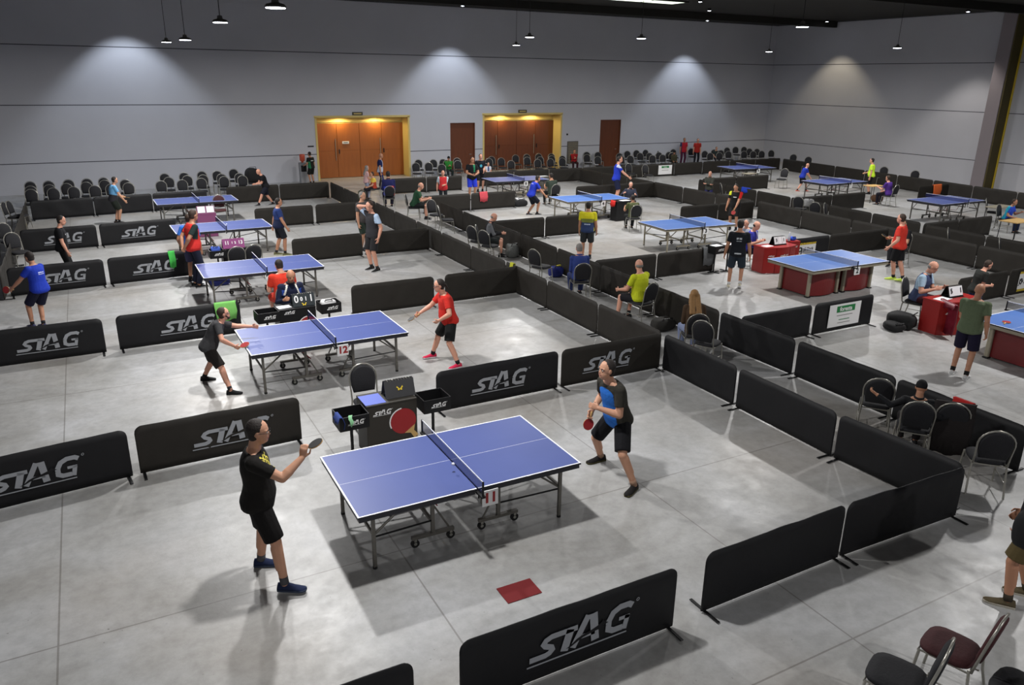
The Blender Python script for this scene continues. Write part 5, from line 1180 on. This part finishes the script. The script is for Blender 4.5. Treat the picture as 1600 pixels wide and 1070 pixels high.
i = person('player in blue shirt right of the light blue table 4, arm forward', at=(20.4, 27.2), b=5, top=(969, 242), hair='dark', det=1, lean=6, shirt_mats=[cloth((34, 56, 176)), cloth((200, 206, 230))], shirt_fn=lambda x, y, z: 1 if abs(x) > .19 and z > .42 else 0, shorts=(26, 32, 60), hr=(.15, .45, .98), skin=m_skin3)
i = person('umpire in dark jacket sitting right of the light blue table 4', at=(19.1, 24.9), hd=-120, pose='sit', top=(986, 284), hair='grey', det=0, sleeve='long', shirt=(46, 50, 64), shorts=(40, 44, 60), legs='long', hl=(-.2, .4, .85), hr=(.3, .3, .9), skin=m_skin3)
seat_for(i, 'chair under the umpire in the dark jacket right of table 4')
i = person('umpire in olive shirt seen from behind, seated in front of table 4', at=(988, 360, 0), b=110, pose='sit', top=(989, 304), hair='dark', det=1, lean=14, shirt=(82, 88, 56), shorts=(26, 28, 30), legs='long', hl=(-.2, .45, .82), hr=(.2, .42, .8), skin=m_skin2)
seat_for(i, 'black banquet chair under the umpire in olive')
i = person('player in yellow shirt fading to dark blue, seen from behind', at=(918, 405, 0), b=85, top=(920, 315), hair='dark', det=1, wide=1.12, lean=4, shirt_mats=[cloth((214, 206, 40)), cloth((120, 130, 60)), cloth((46, 62, 100)), cloth((180, 190, 210), 'pale_print')], shirt_fn=lambda x, y, z: (3 if (y < -.05 and abs(x) < .09 and .155 < z < .18) else 0 if (z > .33 or abs(x) > .2) else 1 if z > .22 else 2), shorts=(44, 48, 50), hr=(.27, .1, .84), skin=m_skin2, shoes=(60, 60, 60))
i = person('bald man with grey sleeves and dark vest sitting in the aisle', hd=-30, pose='sit', top=(774, 333), style='fringe', hair='grey', det=1, lean=14, sleeve='long', shirt_mats=[cloth((26, 26, 30)), cloth((112, 114, 118))], shirt_fn=lambda x, y, z: 1 if abs(x) > .16 else 0, shorts=(30, 34, 34), hl=(-.05, .45, .72), hr=(.05, .45, .72), skin=m_skin3, hp=16)
seat_for(i, 'banquet chair under the bald man with grey sleeves')
i = person('spectator in blue hooded jacket sitting in the aisle, seen from behind', hd=70, pose='sit', top=(905, 380), hair='grey', det=1, lean=14, sleeve='long', shirt=(44, 60, 122), shorts=(40, 50, 90), legs='long', skin=m_skin3, hp=8)
seat_for(i, 'black banquet chair under the spectator in blue')
i = person('man in lime yellow shirt and dark shorts sitting in the aisle', hd=100, H=1.8, pose='sit', top=(999, 405), style='fringe', hair='grey', det=2, lean=8, wide=1.12, belly=.05, shirt=(196, 206, 40), shorts=(30, 28, 34), hl=(-.25, .4, .66), hr=(.12, .42, .66), skin=m_skin3, hy=-25, fl=(-.28, .38), fr=(.05, .36))
seat_for(i, 'banquet chair under the man in lime yellow')
i = person('woman with long fair hair sitting in the aisle, seen from behind', hd=62, H=1.7, pose='sit', top=(1085, 452), hair='blond', style='long', det=2, lean=12, sleeve='long', wide=.95, shirt=(66, 50, 36), shorts=(120, 130, 160), legs='long', skin=m_skin3, hp=14, hl=(-.12, .3, .8), hr=(.15, .3, .8))
seat_for(i, 'banquet chair under the long haired woman')
i = person('player in black shirt with red and yellow sleeves behind table 3', at=(20.0, 20.6), hd=-150, top=(1150, 288), hair='dark', det=1, lean=10, shirt_mats=[cloth((22, 22, 22)), cloth((204, 40, 36)), cloth((206, 214, 50)), cloth((214, 214, 214))], shirt_fn=lambda x, y, z: (2 if x > .15 and z > .4 else 1 if x < -.15 and z > .25 else 3 if (y > .03 and abs(x) < .06 and (.34 < z < .37)) else 0), shorts=(26, 24, 26), hl=(-.1, .32, .86), hr=(.28, .12, .84), skin=m_skin2, hp=18)
bat_in(i, 'L', (0, .4, -.8), (0, .9, .3), 'bat with red rubber held by the player in black, red and yellow')
i = person('man in dark grey top with folded arms behind the barriers', at=(22.6, 25.2), hd=215, top=(1110, 267), hair='brown', style='fringe', det=0, sleeve='long', shirt=(62, 64, 58), shorts=(44, 44, 90), legs='long', hl=(.1, .28, 1.15), hr=(-.1, .26, 1.12), er=(1, .2, -.6), el=(-1, .2, -.6), skin=m_skin3)
i = person('umpire in violet blue shirt with a white towel, at the red curved desk', at=(16.45, 15.95), hd=-70, pose='sit', top=(1185, 346), hair='dark', style='fringe', det=1, lean=10, shirt_mats=[cloth((54, 58, 156)), cloth((216, 216, 220))], shirt_fn=lambda x, y, z: 1 if (-.13 < x < -.06 and z > .15) else 0, shorts=(26, 28, 50), legs='long', hl=(-.1, .34, .80), hr=(.12, .34, .80), skin=m_skin3, hp=12, hy=10)
seat_for(i, 'chair under the umpire in violet blue')
i = person('grey haired umpire in pale shirt beside the one in violet blue', at=(16.3, 17.0), hd=200, pose='sit', top=(1167, 342), hair='grey', det=0, shirt=(150, 158, 176), shorts=(26, 28, 50), legs='long', skin=m_skin3)
seat_for(i, 'chair under the grey haired umpire')
i = person('player in black shirt with white print walking away before the red desk', feet=[(1138, 449), (1155, 452)], b=92, top=(1157, 343), lean=2, hip=.90, hair='dark', det=1, shirt_mats=[cloth((22, 26, 32)), cloth((180, 186, 190))], shirt_fn=lambda x, y, z: 1 if (y < -.05 and ((.0 < z < .028 and abs(x) < .08) or (.31 < z < .325 and abs(x) < .06) or (abs(z-.38) < .02 and abs(abs(x)-.035) < .025))) else 0, shorts=(40, 50, 60), shoes=(196, 190, 170), sole=(220, 220, 220), socks=(200, 200, 200), hl=(-.3, .06, .84), hr=(.3, .02, .84), skin=m_skin2, lift=(0, .06), wide=1.08)
i = person('player in orange red shirt and black shorts right of the red based table', feet=[(1395, 437), (1410, 441)], b=165, top=(1406, 334), lean=4, hipxy=(0, .1), hair='brown', det=1, belly=.05, wide=1.08, shirt_mats=[cloth((206, 56, 44)), cloth((220, 220, 220))], shirt_fn=lambda x, y, z: 1 if (-.08 < x < -.02 and .34 < z < .36 and y > 0) else 0, shorts=(20, 20, 22), shoes=(190, 214, 90), sole=(200, 220, 120), hl=(-.3, .26, .9), hr=(.2, .38, 1.05), skin=m_skin3, tl=20)
bat_in(i, 'R', (-.1, .8, .4), (0, -.4, .9), 'dark bat in the hand of the player in orange red', m_rblk, m_rblk)
i = person('umpire in blue grey shirt with pale sleeves seated at the right edge desk', at=(15.95, 10.35), hd=-75, pose='sit', top=(1463, 409), style='fringe', hair='grey', det=2, lean=12, wide=1.08, shirt_mats=[cloth((62, 72, 104)), cloth((160, 184, 204))], shirt_fn=lambda x, y, z: 1 if (abs(x) > .145 and z > .2) else 0, shorts=(60, 20, 30), legs='long', hl=(-.12, .42, .80), hr=(.2, .36, .80), skin=m_skin3, hp=16, collar=(200, 210, 216))
seat_for(i, 'black banquet chair under the umpire in blue grey')
i = person('dark haired person in dark shirt standing behind the man in sage green', at=(17.2, 9.55), hd=-30, top=(1548, 407), lean=16, hair='brown', det=1, shirt=(40, 42, 40), shorts=(34, 44, 80), hr=(.1, .3, 1.05), skin=m_skin3, hp=12)
i = person('bald man in sage green shirt and navy shorts standing at the right edge table', feet=[(1487, 584), (1508, 592)], hd=18, top=(1532, 443), lean=6, hip=.90, hipxy=(.0, .10), style='bald', det=2, shirt=(92, 104, 80), shorts=(24, 20, 44), shoes=(196, 196, 196), sole=(210, 210, 210), socks=(24, 24, 24), hl=(-.1, .38, .98), hr=(.27, .1, .86), skin=m_skin2, belly=.05, wide=1.08, hy=-4, hp=6)
i = person('man in dark hooded jacket and cap lounging with arms over the chair backs', at=(9.95, 6.1), hd=38, pose='sit', top=(1442, 594), style='cap', det=2, sleeve='long', legs='long', lean=-9, hp=18, shirt=(26, 27, 30), shorts=(30, 26, 28), hl=(-.62, -.22, 1.02), el=(-.3, -.5, -.2), hr=(.55, -.16, .86), er=(.3, -.5, -.3), skin=m_skin2, wide=1.12, hip=.49, grip=(.4, .4), hy=-10)
seat_for(i, 'banquet chair under the lounging man in the dark hooded jacket', back=.05)
drape('jacket', 10.75, 5.95, .72, pi/2, .3, .3, .15, cloth((170, 36, 34)), 'red cloth over the barrier right of the lounging man')
q = G(1480, 668, .46); chair(q.x, q.y, 38, 'banquet chair holding a dark draped coat')
p = G(1490, 700); drape('coat', q.x-.16-.03, q.y-.13-.03, .93, -.9, .5, .75, .3, cloth((34, 30, 30)), 'dark coat draped over a chair right of the lounging man', 'coat')
i = person('man in khaki shorts with a black shoulder bag cut by the right edge', feet=[(1572, 947), (1602, 930)], hd=122, H=1.8, lean=4, det=2, shirt=(24, 24, 26), shorts=(88, 76, 48), shoes=(90, 80, 60), sole=(190, 184, 170), socks=(60, 54, 44), hair='dark', skin=m_skin2, hl=(-.2, .1, .92), hr=(.22, .1, .9))
q = local(i, (-.26, .08, 1.0)); lump('shoulder_bag', q.x, q.y, .8, (.17, .1, .2), mat('bag_black', (18, 18, 20), .8), 'black shoulder bag on the hip of the man in khaki shorts', 'bag', 22)
# --- right courts
i = person('bald player in blue shirt crouching left of table 6', feet=[(1245, 299), (1259, 299)], b=30, top=(1246, 255), lean=24, hip=.84, hipxy=(0, -.06), style='bald', det=0, shirt=(34, 54, 160), shorts=(22, 24, 34), hl=(-.05, .4, .85), hr=(.2, .35, .8), skin=m_skin3, shoes=(200, 90, 70))
i = person('player in neon lime shirt by the right wall', at=(33.3, 24.7), b=175, top=(1363, 247), lean=6, hair='dark', det=0, belly=.06, shirt=(206, 250, 60), shorts=(22, 22, 26), hr=(.1, .3, 1.0), skin=m_skin3)
i = person('umpire in purple shirt seated by the lime player', at=(1386, 322, 0), b=150, pose='sit', top=(1388, 274), hair='brown', det=0, shirt=(78, 46, 130), shorts=(26, 24, 36), legs='long', hl=(-.15, .45, .8), lean=12, skin=m_skin3)
seat_for(i, 'banquet chair under the umpire in purple')
i = person('umpire in turquoise and blue shirt seated at the wooden desk, right edge', at=(1577, 362, 0), b=-20, pose='sit', top=(1587, 311), hair='brown', det=0, shirt_mats=[cloth((40, 160, 190)), cloth((40, 70, 180))], shirt_fn=lambda x, y, z: 1 if y > .02 else 0, shorts=(26, 34, 60), legs='long', hl=(-.15, .42, .82), lean=14, skin=m_skin2)
seat_for(i, 'chair under the umpire in turquoise')
chair(G(1548, 350).x, G(1548, 350).y, -60, 'empty chair left of the umpire in turquoise')
i = person('spectator in red top with navy sleeve standing by the corner, left of the pair', at=(35.3, 37.9), hd=-110, top=(1070, 216), hair='dark', det=0, shirt_mats=[cloth((176, 36, 50)), cloth((50, 56, 90))], shirt_fn=lambda x, y, z: 1 if x > .15 else 0, shorts=(70, 24, 50), legs='long', skin=m_skin2)
i = person('spectator in plain red shirt standing by the corner of the walls, right of the pair', at=(36.3, 37.4), hd=-120, top=(1091, 217), hair='brown', det=0, shirt=(170, 44, 38), shorts=(20, 22, 30), legs='long', skin=m_skin3)
i = person('red haired spectator seated by the corner of the walls', at=(37.4, 36.9), hd=-110, pose='sit', top=(1120, 230), hair='brown', det=0, shirt=(40, 50, 50), shorts=(30, 30, 40), legs='long', style='short')
seat_for(i, 'chair under the red haired spectator')
i = person('spectator in camouflage coloured top seated left of the pair in red', at=(32.4, 36.6), hd=-110, pose='sit', top=(1054, 236), hair='dark', det=0, sleeve='long', shirt=(60, 58, 42), shorts=(40, 40, 34), legs='long', style='cap', skin=m_skin2)
seat_for(i, 'chair under the spectator in camouflage colours')
i = person('person half hidden behind the player in orange red', hd=200, pose='sit', top=(1413, 343), hair='brown', det=0, shirt=(30, 30, 34), shorts=(30, 30, 34), legs='long')
seat_for(i, 'chair under the person half hidden behind the player in orange red')
finish()
